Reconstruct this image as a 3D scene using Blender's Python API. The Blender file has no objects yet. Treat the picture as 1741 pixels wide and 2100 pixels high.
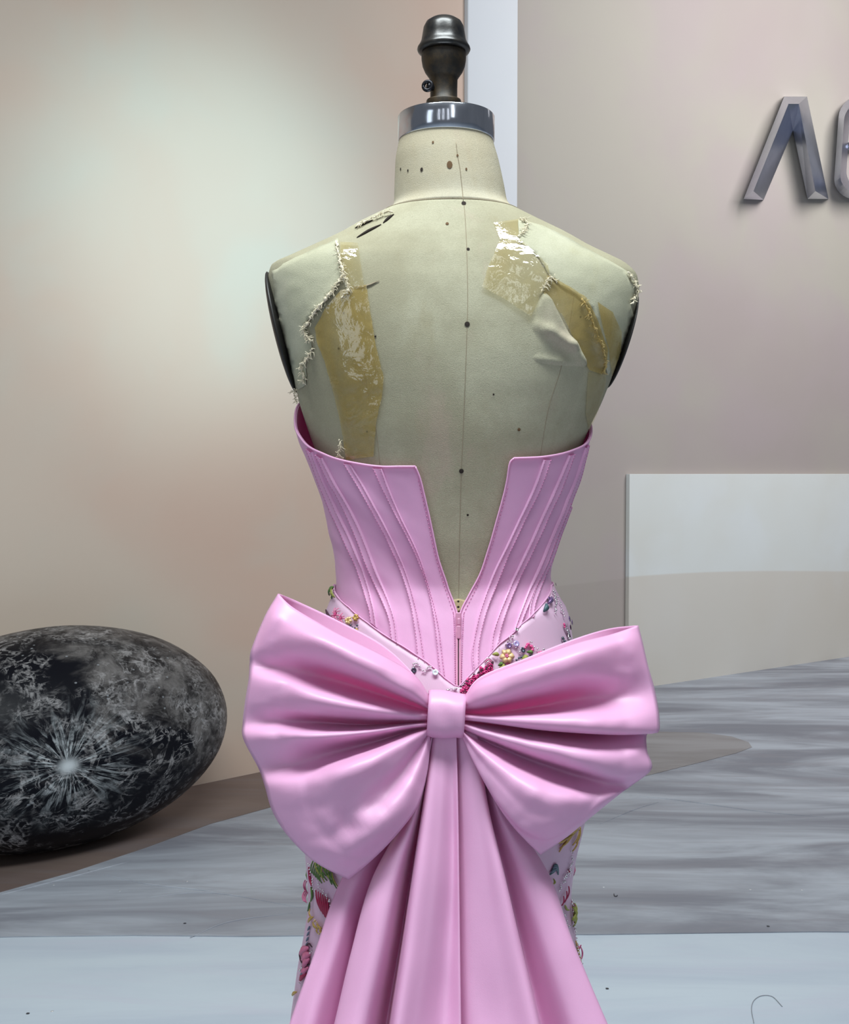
import bpy, bmesh, math, random
import numpy as np
from mathutils import Vector, Matrix, noise
from mathutils.bvhtree import BVHTree
from mathutils.geometry import delaunay_2d_cdt

random.seed(7)
SC = bpy.context.scene
COL = SC.collection

# ------------------------------------------------------------------ camera
F, CX, CY, CAMZ = 2300.0, 870.5, 1050.0, 1.15
PITCH = math.atan(79.0 / F)
cam_d = bpy.data.cameras.new('camera')
cam = bpy.data.objects.new('camera', cam_d)
COL.objects.link(cam)
cam.location = (0, 0, CAMZ)
cam.rotation_euler = (math.pi / 2 - PITCH, 0, 0)
cam_d.sensor_fit = 'HORIZONTAL'
cam_d.sensor_width = 36.0
cam_d.lens = 36.0 * F / 1741.0
cam_d.clip_start = 0.01
SC.camera = cam

# ------------------------------------------------------------------ light
SC.view_settings.view_transform = 'Standard'
SC.view_settings.look = 'None'
SC.view_settings.gamma = 1.0
SC.view_settings.use_curve_mapping = False
SC.view_settings.exposure = 0.0

wd = bpy.data.worlds.new('world')
SC.world = wd
wd.use_nodes = True
wd.node_tree.nodes['Background'].inputs[0].default_value = (0.80, 0.88, 1.0, 1)
wd.node_tree.nodes['Background'].inputs[1].default_value = 0.14


def area(name, loc, target, size, power, color=(1, 1, 1), sy=None):
    ld = bpy.data.lights.new(name, 'AREA')
    ld.shape = 'RECTANGLE'
    ld.size = size
    ld.size_y = sy or size
    ld.energy = power
    ld.color = color
    o = bpy.data.objects.new(name, ld)
    COL.objects.link(o)
    o.location = loc
    o.rotation_euler = (Vector(target) - Vector(loc)).to_track_quat('-Z', 'Y').to_euler()
    return o


def spot(name, loc, target, power, angle, blend, color, radius=0.15):
    ld = bpy.data.lights.new(name, 'SPOT')
    ld.energy = power
    ld.spot_size = math.radians(angle)
    ld.spot_blend = blend
    ld.color = color
    ld.shadow_soft_size = radius
    o = bpy.data.objects.new(name, ld)
    COL.objects.link(o)
    o.location = loc
    o.rotation_euler = (Vector(target) - Vector(loc)).to_track_quat('-Z', 'Y').to_euler()
    return o


area('ceiling_light', (0.0, 0.45, 3.3), (0.0, 1.0, 1.0), 1.9, 104, (0.92, 0.99, 1.0), 0.55)
area('tall_window', (-2.3, -1.6, 2.0), (0.0, 1.3, 1.3), 0.7, 10, (0.82, 0.92, 1.0), 2.6)
area('narrow_window', (0.95, -2.3, 3.0), (0.3, 1.8, 1.6), 0.40, 9, (0.88, 0.95, 1.0), 3.0)
for k_, (wx, wp) in enumerate(((-1.25, 3.0), (-0.55, 2.2), (0.25, 3.0))):
    area('window_pane_light', (wx, -2.6, 2.3), (wx * 0.3, 1.2, 1.6), 0.16, wp, (0.90, 0.95, 1.0), 2.6)
area('right_wall_fill', (3.4, 4.3, 4.2), (2.8, 6.6, 2.2), 2.2, 128, (1.0, 0.98, 0.99))  # added fill lamp out of view, brightens the right wall and far floor
WALL_SPOT = spot('print_glow_spot', (0.40, 2.85, 2.1), (-0.79, 4.2, 2.02), 100, 62, 1.0, (0.52, 0.90, 1.0), 0.2)  # added spot, stands in for the pale glow printed on the left backdrop

# ------------------------------------------------------------------ projection helpers
SP, CP = math.sin(PITCH), math.cos(PITCH)
UP = Vector((0, SP, CP))
FW = Vector((0, CP, -SP))
CAM = Vector((0, 0, CAMZ))


def ray(px, py):
    return FW + Vector(((px - CX) / F, 0, 0)) - UP * ((py - CY) / F)


def W(px, py, Y):
    d = ray(px, py)
    return CAM + d * (Y / d.y)


def floor_pt(px, py, z=0.0):
    d = ray(px, py)
    return CAM + d * ((z - CAMZ) / d.z)


def plane_pt(px, py, p0, n):
    d = ray(px, py)
    return CAM + d * ((p0 - CAM).dot(n) / d.dot(n))


YC = 1.2


def zof(y):
    return W(CX, y, YC).z


def xof(px, y):
    return W(px, y, YC).x


# ------------------------------------------------------------------ material helpers
def new_mat(name):
    m = bpy.data.materials.new(name)
    m.use_nodes = True
    nt = m.node_tree
    b = nt.nodes['Principled BSDF']
    return m, nt, b


def nd(nt, typ, **kw):
    n = nt.nodes.new('ShaderNode' + typ)
    for k, v in kw.items():
        if k.startswith('i_'):
            key = k[2:]
            n.inputs[int(key) if key.isdigit() else key.replace('_', ' ')].default_value = v
        else:
            setattr(n, k, v)
    return n


def lk(nt, a, b):
    nt.links.new(a, b)


def math_n(nt, op, a, b=None, c=None, clamp=False):
    n = nt.nodes.new('ShaderNodeMath')
    n.operation = op
    n.use_clamp = clamp
    for i, v in enumerate((a, b, c)):
        if v is None:
            continue
        if isinstance(v, (int, float)):
            n.inputs[i].default_value = v
        else:
            lk(nt, v, n.inputs[i])
    return n.outputs[0]


def mixc(nt, fac, a, b, blend='MIX'):
    n = nt.nodes.new('ShaderNodeMix')
    n.data_type = 'RGBA'
    n.blend_type = blend
    n.clamp_factor = True
    for i, v in ((0, fac), (6, a), (7, b)):
        if isinstance(v, (int, float)):
            n.inputs[i].default_value = v
        elif isinstance(v, (tuple, list)):
            n.inputs[i].default_value = (*v[:3], 1)
        else:
            lk(nt, v, n.inputs[i])
    return n.outputs[2]


def ramp(nt, fac, stops):
    n = nt.nodes.new('ShaderNodeValToRGB')
    el = n.color_ramp.elements
    while len(el) < len(stops):
        el.new(0.5)
    for e, (p, c) in zip(el, stops):
        e.position = p
        e.color = (*c, 1) if isinstance(c, (tuple, list)) else (c, c, c, 1)
    lk(nt, fac, n.inputs[0])
    return n.outputs[0]


def smooth(nt, v, lo, hi):
    n = nt.nodes.new('ShaderNodeMapRange')
    n.interpolation_type = 'SMOOTHSTEP'
    n.inputs[1].default_value = lo
    n.inputs[2].default_value = hi
    lk(nt, v, n.inputs[0])
    return n.outputs[0]


def ntex(nt, vec, scale, detail=4, rough=0.5, dist=0.0):
    n = nd(nt, 'TexNoise', i_Scale=scale, i_Detail=detail, i_Roughness=rough, i_Distortion=dist)
    if vec is not None:
        lk(nt, vec, n.inputs['Vector'])
    return n.outputs[0]


def objco(nt, scale=(1, 1, 1), rot=(0, 0, 0)):
    t = nd(nt, 'TexCoord')
    m = nd(nt, 'Mapping')
    m.inputs['Scale'].default_value = scale
    m.inputs['Rotation'].default_value = rot
    lk(nt, t.outputs['Object'], m.inputs[0])
    return m.outputs[0]


def bump(nt, b, h, strength, dist=0.001):
    n = nd(nt, 'Bump', i_Strength=strength, i_Distance=dist)
    lk(nt, h, n.inputs['Height'])
    lk(nt, n.outputs[0], b.inputs['Normal'])


def simple(name, col, rough=0.5, metal=0.0, var=0.12, scale=60, spec=0.5, sheen=0.0, trans=0.0, bmp=0.0):
    m, nt, b = new_mat(name)
    v = objco(nt)
    f = ntex(nt, v, scale, 3)
    c = mixc(nt, f, tuple(x * (1 - var) for x in col), tuple(min(1, x * (1 + var)) for x in col))
    lk(nt, c, b.inputs['Base Color'])
    b.inputs['Roughness'].default_value = rough
    b.inputs['Metallic'].default_value = metal
    b.inputs['Specular IOR Level'].default_value = spec
    b.inputs['Sheen Weight'].default_value = sheen
    b.inputs['Transmission Weight'].default_value = trans
    if bmp:
        bump(nt, b, f, bmp)
    return m


M = {}


def mat_satin(name, col, rough=0.42):
    m, nt, b = new_mat(name)
    v = objco(nt)
    f = ntex(nt, v, 7, 3)
    c = mixc(nt, f, tuple(x * 0.97 for x in col), tuple(min(1, x * 1.03) for x in col))
    lk(nt, c, b.inputs['Base Color'])
    b.inputs['Roughness'].default_value = rough
    b.inputs['Specular IOR Level'].default_value = 0.7
    b.inputs['Sheen Weight'].default_value = 0.15
    b.inputs['Sheen Roughness'].default_value = 0.35
    b.inputs['Sheen Tint'].default_value = (0.92, 0.85, 1, 1)
    h = math_n(nt, 'ADD', ntex(nt, v, 1600, 2), math_n(nt, 'MULTIPLY', ntex(nt, v, 26, 3), 3.0))
    bump(nt, b, h, 0.16, 0.0006)
    tl = nd(nt, 'BsdfTranslucent')
    tl.inputs[0].default_value = (0.92, 0.26, 0.52, 1)
    mx = nd(nt, 'MixShader')
    mx.inputs[0].default_value = 0.26
    lk(nt, b.outputs[0], mx.inputs[1])
    lk(nt, tl.outputs[0], mx.inputs[2])
    lk(nt, mx.outputs[0], nt.nodes['Material Output'].inputs[0])
    return m


M['satin'] = mat_satin('pink_satin', (0.90, 0.52, 0.80), 0.42)
M['skirt'] = mat_satin('pale_pink_tulle', (0.82, 0.60, 0.78), 0.5)
M['stitch'] = simple('pink_thread', (0.62, 0.22, 0.42), 0.6)
M['zip'] = simple('pink_zip_enamel', (0.74, 0.36, 0.52), 0.3)
M['zip_gap'] = simple('zip_teeth_dark', (0.05, 0.015, 0.03), 0.6)


def mat_canvas(name, c1, c2, stain):
    m, nt, b = new_mat(name)
    v = objco(nt)
    big = ntex(nt, v, 7, 5, 0.6)
    c = mixc(nt, smooth(nt, big, 0.38, 0.66), c1, c2)
    mid = ntex(nt, objco(nt, (1, 1, 0.35)), 26, 5, 0.65)
    c = mixc(nt, math_n(nt, 'MULTIPLY', smooth(nt, mid, 0.55, 0.8), 0.35), c, stain)
    spk = nd(nt, 'TexVoronoi', i_Scale=75.0)
    lk(nt, v, spk.inputs['Vector'])
    s = math_n(nt, 'MULTIPLY', math_n(nt, 'SUBTRACT', 1.0, smooth(nt, spk.outputs['Distance'], 0.03, 0.11)),
               smooth(nt, ntex(nt, v, 14, 2), 0.62, 0.72))
    c = mixc(nt, math_n(nt, 'MULTIPLY', s, 0.75), c, (0.07, 0.05, 0.03))
    wc = math_n(nt, 'ADD', ntex(nt, objco(nt, (1, 1, 4)), 520, 2), ntex(nt, objco(nt, (4, 1, 1)), 520, 2))
    c = mixc(nt, math_n(nt, 'MULTIPLY', smooth(nt, wc, 0.75, 1.3), 0.28), c, tuple(x * 0.62 for x in c1))
    c = mixc(nt, math_n(nt, 'MULTIPLY', smooth(nt, ntex(nt, objco(nt, (1.2, 1, 0.8)), 11, 4, 0.6, 0.5), 0.55, 0.75), 0.25), c, (0.50, 0.34, 0.30))
    lk(nt, c, b.inputs['Base Color'])
    b.inputs['Roughness'].default_value = 0.85
    b.inputs['Specular IOR Level'].default_value = 0.2
    wv = math_n(nt, 'ADD', ntex(nt, objco(nt, (1, 1, 3)), 900, 1), ntex(nt, objco(nt, (3, 1, 1)), 900, 1))
    bump(nt, b, math_n(nt, 'ADD', wv, math_n(nt, 'MULTIPLY', ntex(nt, objco(nt), 30, 4), 2.5)), 0.35, 0.0008)
    return m


M['canvas'] = mat_canvas('aged_canvas', (0.35, 0.325, 0.225), (0.46, 0.44, 0.32), (0.29, 0.24, 0.13))
M['canvas_neck'] = mat_canvas('neck_canvas', (0.50, 0.445, 0.32), (0.56, 0.53, 0.42), (0.42, 0.30, 0.14))
M['canvas_green'] = mat_canvas('greenish_canvas', (0.44, 0.43, 0.31), (0.53, 0.52, 0.40), (0.42, 0.38, 0.21))
M['fray'] = simple('frayed_cotton', (0.78, 0.70, 0.52), 0.9, var=0.25, scale=200)
M['seam'] = simple('seam_thread', (0.30, 0.25, 0.17), 0.9)
M['hole'] = simple('pin_hole_dark', (0.02, 0.012, 0.008), 0.9)
M['rust'] = simple('rust_spot', (0.13, 0.07, 0.03), 0.9)


def mat_tape(name, tint, body, fac):
    m, nt, b = new_mat(name)
    nt.nodes.remove(b)
    out = nt.nodes['Material Output']
    v = objco(nt)
    st = smooth(nt, ntex(nt, objco(nt, (1, 1, 0.45)), 20, 4, 0.6, 0.6), 0.30, 0.72)
    tr = nd(nt, 'BsdfTransparent')
    lk(nt, mixc(nt, st, (0.97, 0.95, 0.88), tint), tr.inputs[0])
    df = nd(nt, 'BsdfDiffuse')
    lk(nt, mixc(nt, st, tuple(min(1, x * 1.3) for x in body), body), df.inputs[0])
    m1 = nd(nt, 'MixShader')
    lk(nt, math_n(nt, 'MULTIPLY_ADD', st, fac * 0.7, fac * 0.3), m1.inputs[0])
    lk(nt, tr.outputs[0], m1.inputs[1])
    lk(nt, df.outputs[0], m1.inputs[2])
    gl = nd(nt, 'BsdfGlossy')
    gl.inputs['Roughness'].default_value = 0.09
    h = math_n(nt, 'ADD', ntex(nt, objco(nt, (1, 1, 1), (0, 0.5, 0)), 38, 3, 0.5, 1.2), math_n(nt, 'MULTIPLY', ntex(nt, v, 170, 3), 0.22))
    bm = nd(nt, 'Bump', i_Strength=0.35, i_Distance=0.004)
    lk(nt, h, bm.inputs['Height'])
    lk(nt, bm.outputs[0], gl.inputs['Normal'])
    m2 = nd(nt, 'MixShader')
    m2.inputs[0].default_value = 0.10
    lk(nt, m1.outputs[0], m2.inputs[1])
    lk(nt, gl.outputs[0], m2.inputs[2])
    lk(nt, m2.outputs[0], out.inputs[0])
    return m


M['tape_amber'] = mat_tape('yellowed_tape', (0.84, 0.70, 0.36), (0.46, 0.34, 0.11), 0.55)
M['tape_clear'] = mat_tape('clear_tape', (0.95, 0.89, 0.68), (0.60, 0.52, 0.30), 0.25)
M['black'] = simple('black_plate', (0.012, 0.011, 0.010), 0.5)


def mat_metal(name, c1, c2, rough, metal, scale, stretch=(1, 1, 1)):
    m, nt, b = new_mat(name)
    f = smooth(nt, ntex(nt, objco(nt, stretch), scale, 5, 0.65), 0.35, 0.65)
    lk(nt, mixc(nt, f, c1, c2), b.inputs['Base Color'])
    b.inputs['Roughness'].default_value = rough
    b.inputs['Metallic'].default_value = metal
    bump(nt, b, f, 0.1, 0.0006)
    return m


M['chrome'] = mat_metal('brushed_steel', (0.58, 0.60, 0.66), (0.70, 0.72, 0.78), 0.14, 1.0, 30, (1, 1, 0.2))
M['cap'] = mat_metal('worn_black_enamel', (0.006, 0.006, 0.007), (0.022, 0.019, 0.016), 0.30, 0.0, 60)
M['bronze'] = mat_metal('rusty_brown_iron', (0.009, 0.006, 0.003), (0.042, 0.025, 0.009), 0.5, 0.1, 70)
M['screw'] = simple('dark_steel', (0.03, 0.03, 0.035), 0.35, 0.9)
M['letter'] = mat_metal('gunmetal_chrome', (0.56, 0.59, 0.68), (0.62, 0.65, 0.74), 0.28, 1.0, 8)


def mat_wall(name, cols, dune=None):
    m, nt, b = new_mat(name)
    v = objco(nt)
    n1 = ntex(nt, v, 0.75, 3, 0.45, 0.3)
    n2 = ntex(nt, v, 1.7, 3, 0.5, 0.4)
    c = mixc(nt, smooth(nt, n1, 0.36, 0.64), cols[0], cols[1])
    c = mixc(nt, math_n(nt, 'MULTIPLY', smooth(nt, n2, 0.42, 0.7), 0.6), c, cols[2])
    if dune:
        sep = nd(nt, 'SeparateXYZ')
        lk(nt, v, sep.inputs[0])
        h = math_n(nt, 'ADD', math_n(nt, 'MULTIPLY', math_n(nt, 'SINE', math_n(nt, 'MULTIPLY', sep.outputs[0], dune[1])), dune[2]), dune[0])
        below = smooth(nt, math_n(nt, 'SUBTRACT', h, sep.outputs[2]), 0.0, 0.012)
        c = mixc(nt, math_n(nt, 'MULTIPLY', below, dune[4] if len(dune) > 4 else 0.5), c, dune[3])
    lk(nt, c, b.inputs['Base Color'])
    b.inputs['Roughness'].default_value = 0.6
    b.inputs['Specular IOR Level'].default_value = 0.25
    bump(nt, b, math_n(nt, 'ADD', ntex(nt, v, 2.2, 3), math_n(nt, 'MULTIPLY', ntex(nt, v, 300, 2), 0.01)), 0.12, 0.03)
    return m


M['wall_l'] = mat_wall('backdrop_blush', ((0.68, 0.50, 0.40), (0.68, 0.57, 0.47), (0.64, 0.58, 0.49)))
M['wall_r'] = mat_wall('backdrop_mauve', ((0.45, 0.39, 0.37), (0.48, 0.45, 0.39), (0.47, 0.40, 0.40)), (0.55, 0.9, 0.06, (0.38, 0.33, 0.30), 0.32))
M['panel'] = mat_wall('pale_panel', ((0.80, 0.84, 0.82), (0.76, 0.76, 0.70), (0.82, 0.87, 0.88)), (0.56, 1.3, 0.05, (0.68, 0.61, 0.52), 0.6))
M['post'] = mat_wall('white_post', ((0.76, 0.80, 0.84), (0.80, 0.84, 0.87), (0.78, 0.81, 0.84)))


def mat_floor(name, cols, rot, band=None):
    m, nt, b = new_mat(name)
    v = objco(nt, (0.55, 2.6, 1), (0, 0, rot))
    n1 = ntex(nt, v, 1.5, 6, 0.6, 0.8)
    n2 = ntex(nt, objco(nt, (0.5, 3.0, 1), (0, 0, rot + 0.15)), 3.2, 5, 0.6, 1.0)
    c = mixc(nt, smooth(nt, n1, 0.35, 0.66), cols[0], cols[1])
    c = mixc(nt, math_n(nt, 'MULTIPLY', smooth(nt, n2, 0.45, 0.75), 0.6), c, cols[2])
    if band:
        p0, nrm, w, col, wob = band
        sep = nd(nt, 'SeparateXYZ')
        lk(nt, objco(nt), sep.inputs[0])
        d = math_n(nt, 'ADD', math_n(nt, 'MULTIPLY', sep.outputs[0], nrm.x), math_n(nt, 'MULTIPLY', sep.outputs[1], nrm.y))
        d = math_n(nt, 'SUBTRACT', d, p0.dot(nrm))
        d = math_n(nt, 'ADD', d, math_n(nt, 'MULTIPLY', ntex(nt, objco(nt), 0.9, 1), wob))
        inside = math_n(nt, 'SUBTRACT', 1.0, smooth(nt, d, w - 0.02, w + 0.02))
        c = mixc(nt, math_n(nt, 'MULTIPLY', inside, 0.8), c, col)
    lk(nt, c, b.inputs['Base Color'])
    b.inputs['Roughness'].default_value = 0.5
    b.inputs['Specular IOR Level'].default_value = 0.3
    bump(nt, b, ntex(nt, objco(nt), 5, 4), 0.1, 0.02)
    return m


# ------------------------------------------------------------------ object helpers
def setp(o, label=None, cat=None, group=None, kind=None):
    for k, v in (('label', label), ('category', cat), ('group', group), ('kind', kind)):
        if v:
            o[k] = v
    return o


def link_child(o, parent):
    o.parent = parent
    if parent is not None and parent.type == 'EMPTY':
        o.matrix_parent_inverse = Matrix.Translation(-parent.location)
    return o


def mesh_obj(name, verts, faces, mat, parent=None, smooth_sh=True, recalc=True, solid=0.0, offset=-1.0):
    me = bpy.data.meshes.new(name)
    me.from_pydata([tuple(v) for v in verts], [], faces)
    if recalc:
        bm = bmesh.new()
        bm.from_mesh(me)
        bmesh.ops.recalc_face_normals(bm, faces=bm.faces)
        bm.to_mesh(me)
        bm.free()
    me.materials.append(M[mat] if isinstance(mat, str) else mat)
    if smooth_sh:
        me.polygons.foreach_set('use_smooth', [True] * len(me.polygons))
    o = bpy.data.objects.new(name, me)
    COL.objects.link(o)
    if parent is not None:
        link_child(o, parent)
    if solid:
        md = o.modifiers.new('thickness', 'SOLIDIFY')
        md.thickness = solid
        md.offset = offset
    return o


def empty(name, loc):
    o = bpy.data.objects.new(name, None)
    o.location = loc
    o.empty_display_size = 0.05
    COL.objects.link(o)
    return o


def grid_faces(nu, nv, wrap_u=False, wrap_v=False):
    fs = []
    for i in range(nu if wrap_u else nu - 1):
        for j in range(nv if wrap_v else nv - 1):
            a, b = i, (i + 1) % nu
            c, d = j, (j + 1) % nv
            fs.append((a * nv + c, b * nv + c, b * nv + d, a * nv + d))
    return fs


def crom(P, n, ease=None):
    """Catmull-Rom through control points P (K x D); n samples per segment."""
    P = np.asarray(P, float)
    K = len(P)
    out = []
    for i in range(K - 1):
        p0 = P[i - 1] if i > 0 else 2 * P[0] - P[1]
        p3 = P[i + 2] if i + 2 < K else 2 * P[-1] - P[-2]
        p1, p2 = P[i], P[i + 1]
        for t in np.linspace(0, 1, n, endpoint=False):
            out.append(0.5 * (2 * p1 + (p2 - p0) * t + (2 * p0 - 5 * p1 + 4 * p2 - p3) * t * t + (3 * p1 - p0 - 3 * p2 + p3) * t ** 3))
    out.append(P[-1])
    return np.array(out)


def resample(poly, n):
    P = np.asarray(poly, float)
    s = np.concatenate([[0], np.cumsum(np.linalg.norm(np.diff(P, axis=0), axis=1))])
    t = np.linspace(0, s[-1], n)
    return np.stack([np.interp(t, s, P[:, k]) for k in range(P.shape[1])], 1)


def lathe(name, prof, cx, cy, mat, parent, n=48, zf=None):
    vs, fs = [], []
    for r, z in prof:
        for j in range(n):
            a = 2 * math.pi * j / n
            vs.append((cx + r * math.cos(a), cy + r * math.sin(a), z))
    fs = grid_faces(len(prof), n, False, True)
    fs.append(tuple(range(n)))
    fs.append(tuple(range((len(prof) - 1) * n, len(prof) * n)))
    return mesh_obj(name, vs, fs, mat, parent)


def tube_geo(pts, rad, sides=6):
    vs, fs = [], []
    pts = [Vector(p) for p in pts]
    n = len(pts)
    for i, p in enumerate(pts):
        t = (pts[min(i + 1, n - 1)] - pts[max(i - 1, 0)])
        if t.length < 1e-9:
            t = Vector((0, 0, 1))
        t.normalize()
        a = t.cross(Vector((0, 1, 0.1)))
        if a.length < 1e-4:
            a = t.cross(Vector((1, 0, 0)))
        a.normalize()
        b = t.cross(a)
        r = rad[i] if hasattr(rad, '__len__') else rad
        for j in range(sides):
            q = 2 * math.pi * j / sides
            vs.append(p + a * (r * math.cos(q)) + b * (r * math.sin(q)))
    fs = grid_faces(n, sides, False, True)
    fs.append(tuple(range(sides)))
    fs.append(tuple(range((n - 1) * sides, n * sides)))
    return vs, fs


def tube(name, pts, rad, mat, parent, sides=6):
    vs, fs = tube_geo(pts, rad, sides)
    return mesh_obj(name, vs, fs, mat, parent)


class Geo:
    def __init__(self):
        self.v, self.f = [], []

    def add(self, vs, fs):
        o = len(self.v)
        self.v += [Vector(v) for v in vs]
        self.f += [tuple(i + o for i in f) for f in fs]


# ================================================================== SETTING
def band_pts(a, b):
    d = (b - a)
    d.z = 0
    d.normalize()
    return d, Vector((-d.y, d.x, 0))     # along, away from the camera


WALL_H = 4.6
# left wall: base runs through two points of the floor line behind the ball
la, lb = floor_pt(410, 1610), floor_pt(950, 1497)
ld_, ln_ = band_pts(la, lb)
# right wall
ra, rb = floor_pt(1340, 1405), floor_pt(1741, 1345)
rd_, rn_ = band_pts(ra, rb)
if ln_.y < 0:
    ln_ = -ln_
if rn_.y < 0:
    rn_ = -rn_
l_start, l_end = la - ld_ * 4.5, plane_pt(953, 1400, la, ln_)
l_end.z = 0
r_start = plane_pt(1046, 1400, ra, rn_)
r_start.z = 0
r_end = rb + rd_ * 5.0


def slab(name, a, b, n, thick, z0, z1, mat, parent=None, kind='structure', bev=0.0):
    a, b = Vector(a), Vector(b)
    vs = []
    for p in (a, b, b + n * thick, a + n * thick):
        vs += [(p.x, p.y, z0), (p.x, p.y, z1)]
    fs = [(0, 1, 3, 2), (2, 3, 5, 4), (4, 5, 7, 6), (6, 7, 1, 0), (0, 2, 4, 6), (1, 7, 5, 3)]
    o = mesh_obj(name, vs, fs, mat, parent, smooth_sh=False)
    if bev:
        md = o.modifiers.new('bevel', 'BEVEL')
        md.width = bev
        md.segments = 2
    if kind:
        o['kind'] = kind
    return o


M['floor_near'] = mat_floor('floor_pale_grey', ((0.49, 0.56, 0.65), (0.57, 0.65, 0.72), (0.56, 0.58, 0.68)), 0.05)
M['floor_far'] = mat_floor('floor_smoky_grey', ((0.22, 0.23, 0.27), (0.46, 0.50, 0.56), (0.28, 0.275, 0.31)), 0.1)
M['floor_band'] = mat_floor('floor_brown_strip', ((0.17, 0.125, 0.11), (0.21, 0.16, 0.14), (0.19, 0.16, 0.16)), 0.6)

wl = slab('wall_left', l_start, l_end, ln_, 0.08, 0, WALL_H, 'wall_l')
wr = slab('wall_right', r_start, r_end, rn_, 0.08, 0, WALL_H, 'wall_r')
for o, t in ((wl, 'blush printed backdrop wall with a pale glow from an added spot'), (wr, 'mauve grey backdrop wall carrying metal letters')):
    o['label'] = t
# white post between the two walls
pa = plane_pt(951, 1400, la, ln_)
pb = plane_pt(1052, 1400, la + ln_ * 0.02, ln_)
pa.z = pb.z = 0
pdir, pn = band_pts(pa, pb)
if pn.y < 0:
    pn = -pn
post = slab('trim_1', pa - pn * 0.02, pb - pn * 0.02, pn, 0.30, 0, WALL_H, 'post', bev=0.006)
post['label'] = 'white upright post between the two backdrop walls'

fl = mesh_obj('floor', [(-7, -4, 0), (10, -4, 0), (10, 13, 0), (-7, 13, 0), (-7, -4, -0.1), (10, -4, -0.1), (10, 13, -0.1), (-7, 13, -0.1)],
              [(0, 1, 2, 3), (4, 7, 6, 5), (0, 4, 5, 1), (1, 5, 6, 2), (2, 6, 7, 3), (3, 7, 4, 0)], 'floor_near', smooth_sh=False)
setp(fl, 'pale blue grey studio floor with faint streaks', kind='structure')
# far sheet lying on the floor, its front edge is the straight seam
sy = floor_pt(870, 1922).y
seam_l, seam_r = floor_pt(-1400, 1930), floor_pt(4200, 1900)
sv, N = [], 24
for i in range(N + 1):
    t = i / N
    p = seam_l.lerp(seam_r, t)
    sv.append((p.x, p.y + 0.006 * math.sin(i * 2.1), 0.0025))
far_pts = [r_end - rn_ * 0.005, r_start - rn_ * 0.005, l_end - ln_ * 0.005, l_start - ln_ * 0.005]
poly = sv + [(p.x, p.y, 0.0025) for p in far_pts]
sh = mesh_obj('floor_sheet', poly + [(a, b, 0.0005) for a, b, _ in poly],
              [tuple(range(len(poly))), tuple(range(2 * len(poly) - 1, len(poly) - 1, -1))] +
              [(i, (i + 1) % len(poly), len(poly) + (i + 1) % len(poly), len(poly) + i) for i in range(len(poly))],
              'floor_far', fl, smooth_sh=False)
sh['label'] = 'smoky grey printed sheet covering the far floor'


# darker flat strips laid over the sheet, brown along the left wall
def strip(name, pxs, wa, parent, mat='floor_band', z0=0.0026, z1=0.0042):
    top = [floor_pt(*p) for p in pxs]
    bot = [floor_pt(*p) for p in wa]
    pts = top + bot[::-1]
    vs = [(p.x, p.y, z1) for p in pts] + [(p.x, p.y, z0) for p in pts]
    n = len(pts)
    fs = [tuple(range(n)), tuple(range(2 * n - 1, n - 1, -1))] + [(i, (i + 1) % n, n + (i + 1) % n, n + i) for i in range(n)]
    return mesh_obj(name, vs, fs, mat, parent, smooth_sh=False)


b1 = strip('floor_strip', [(-400, 1786), (60, 1686), (250, 1646), (410, 1611), (560, 1580), (760, 1541)],
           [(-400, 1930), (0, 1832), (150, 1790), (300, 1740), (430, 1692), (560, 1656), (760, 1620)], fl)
b1['label'] = 'brown strip on the sheet beside the moon ball'
M['floor_wedge'] = mat_floor('floor_taupe_wedge', ((0.23, 0.215, 0.215), (0.33, 0.32, 0.33), (0.23, 0.205, 0.20)), 0.1)
b2 = strip('floor_strip', [(1100, 1515), (1340, 1502), (1440, 1504), (1500, 1512), (1535, 1524)], [(1100, 1640), (1320, 1594), (1440, 1564), (1510, 1546), (1542, 1534)], fl, 'floor_wedge')
b2['label'] = 'taupe wedge of the sheet right of the bow'
# raised creases of the sheet
for k, ln in enumerate(([(0, 1835), (120, 1805), (270, 1765)], [(180, 1785), (300, 1812), (420, 1826), (520, 1842)], [(300, 1840), (400, 1830), (480, 1836), (620, 1862)],
                        [(390, 1922), (470, 1890), (600, 1872)], [(1230, 1690), (1300, 1660), (1350, 1645)], [(1290, 1630), (1400, 1642), (1560, 1664), (1690, 1676)])):
    pts = [floor_pt(px, py, 0.0028) for px, py in crom(ln, 8)]
    rr = [0.004 * math.sin(math.pi * (i + 0.4) / (len(pts))) + 0.0006 for i in range(len(pts))]
    vs, fs = tube_geo(pts, rr, 8)
    vs = [Vector((v.x, v.y, 0.0025 + max(-0.001, v.z - 0.0028) * 0.6)) for v in vs]
    mesh_obj('sheet_crease', vs, fs, 'floor_far', fl)

# pale panel in front of the right wall, its top at eye level
q0 = plane_pt(1283, 972, ra, rn_)
base0 = Vector((q0.x, q0.y, 0))
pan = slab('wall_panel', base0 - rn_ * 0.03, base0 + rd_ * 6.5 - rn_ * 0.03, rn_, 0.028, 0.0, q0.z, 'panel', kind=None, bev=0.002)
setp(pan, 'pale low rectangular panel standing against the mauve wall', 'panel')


# ------------------------------------------------------------------ metal letters on the right wall
def wall_pt(px, py, h):
    return plane_pt(px, py, ra - rn_ * (h + 0.002), rn_)


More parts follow.
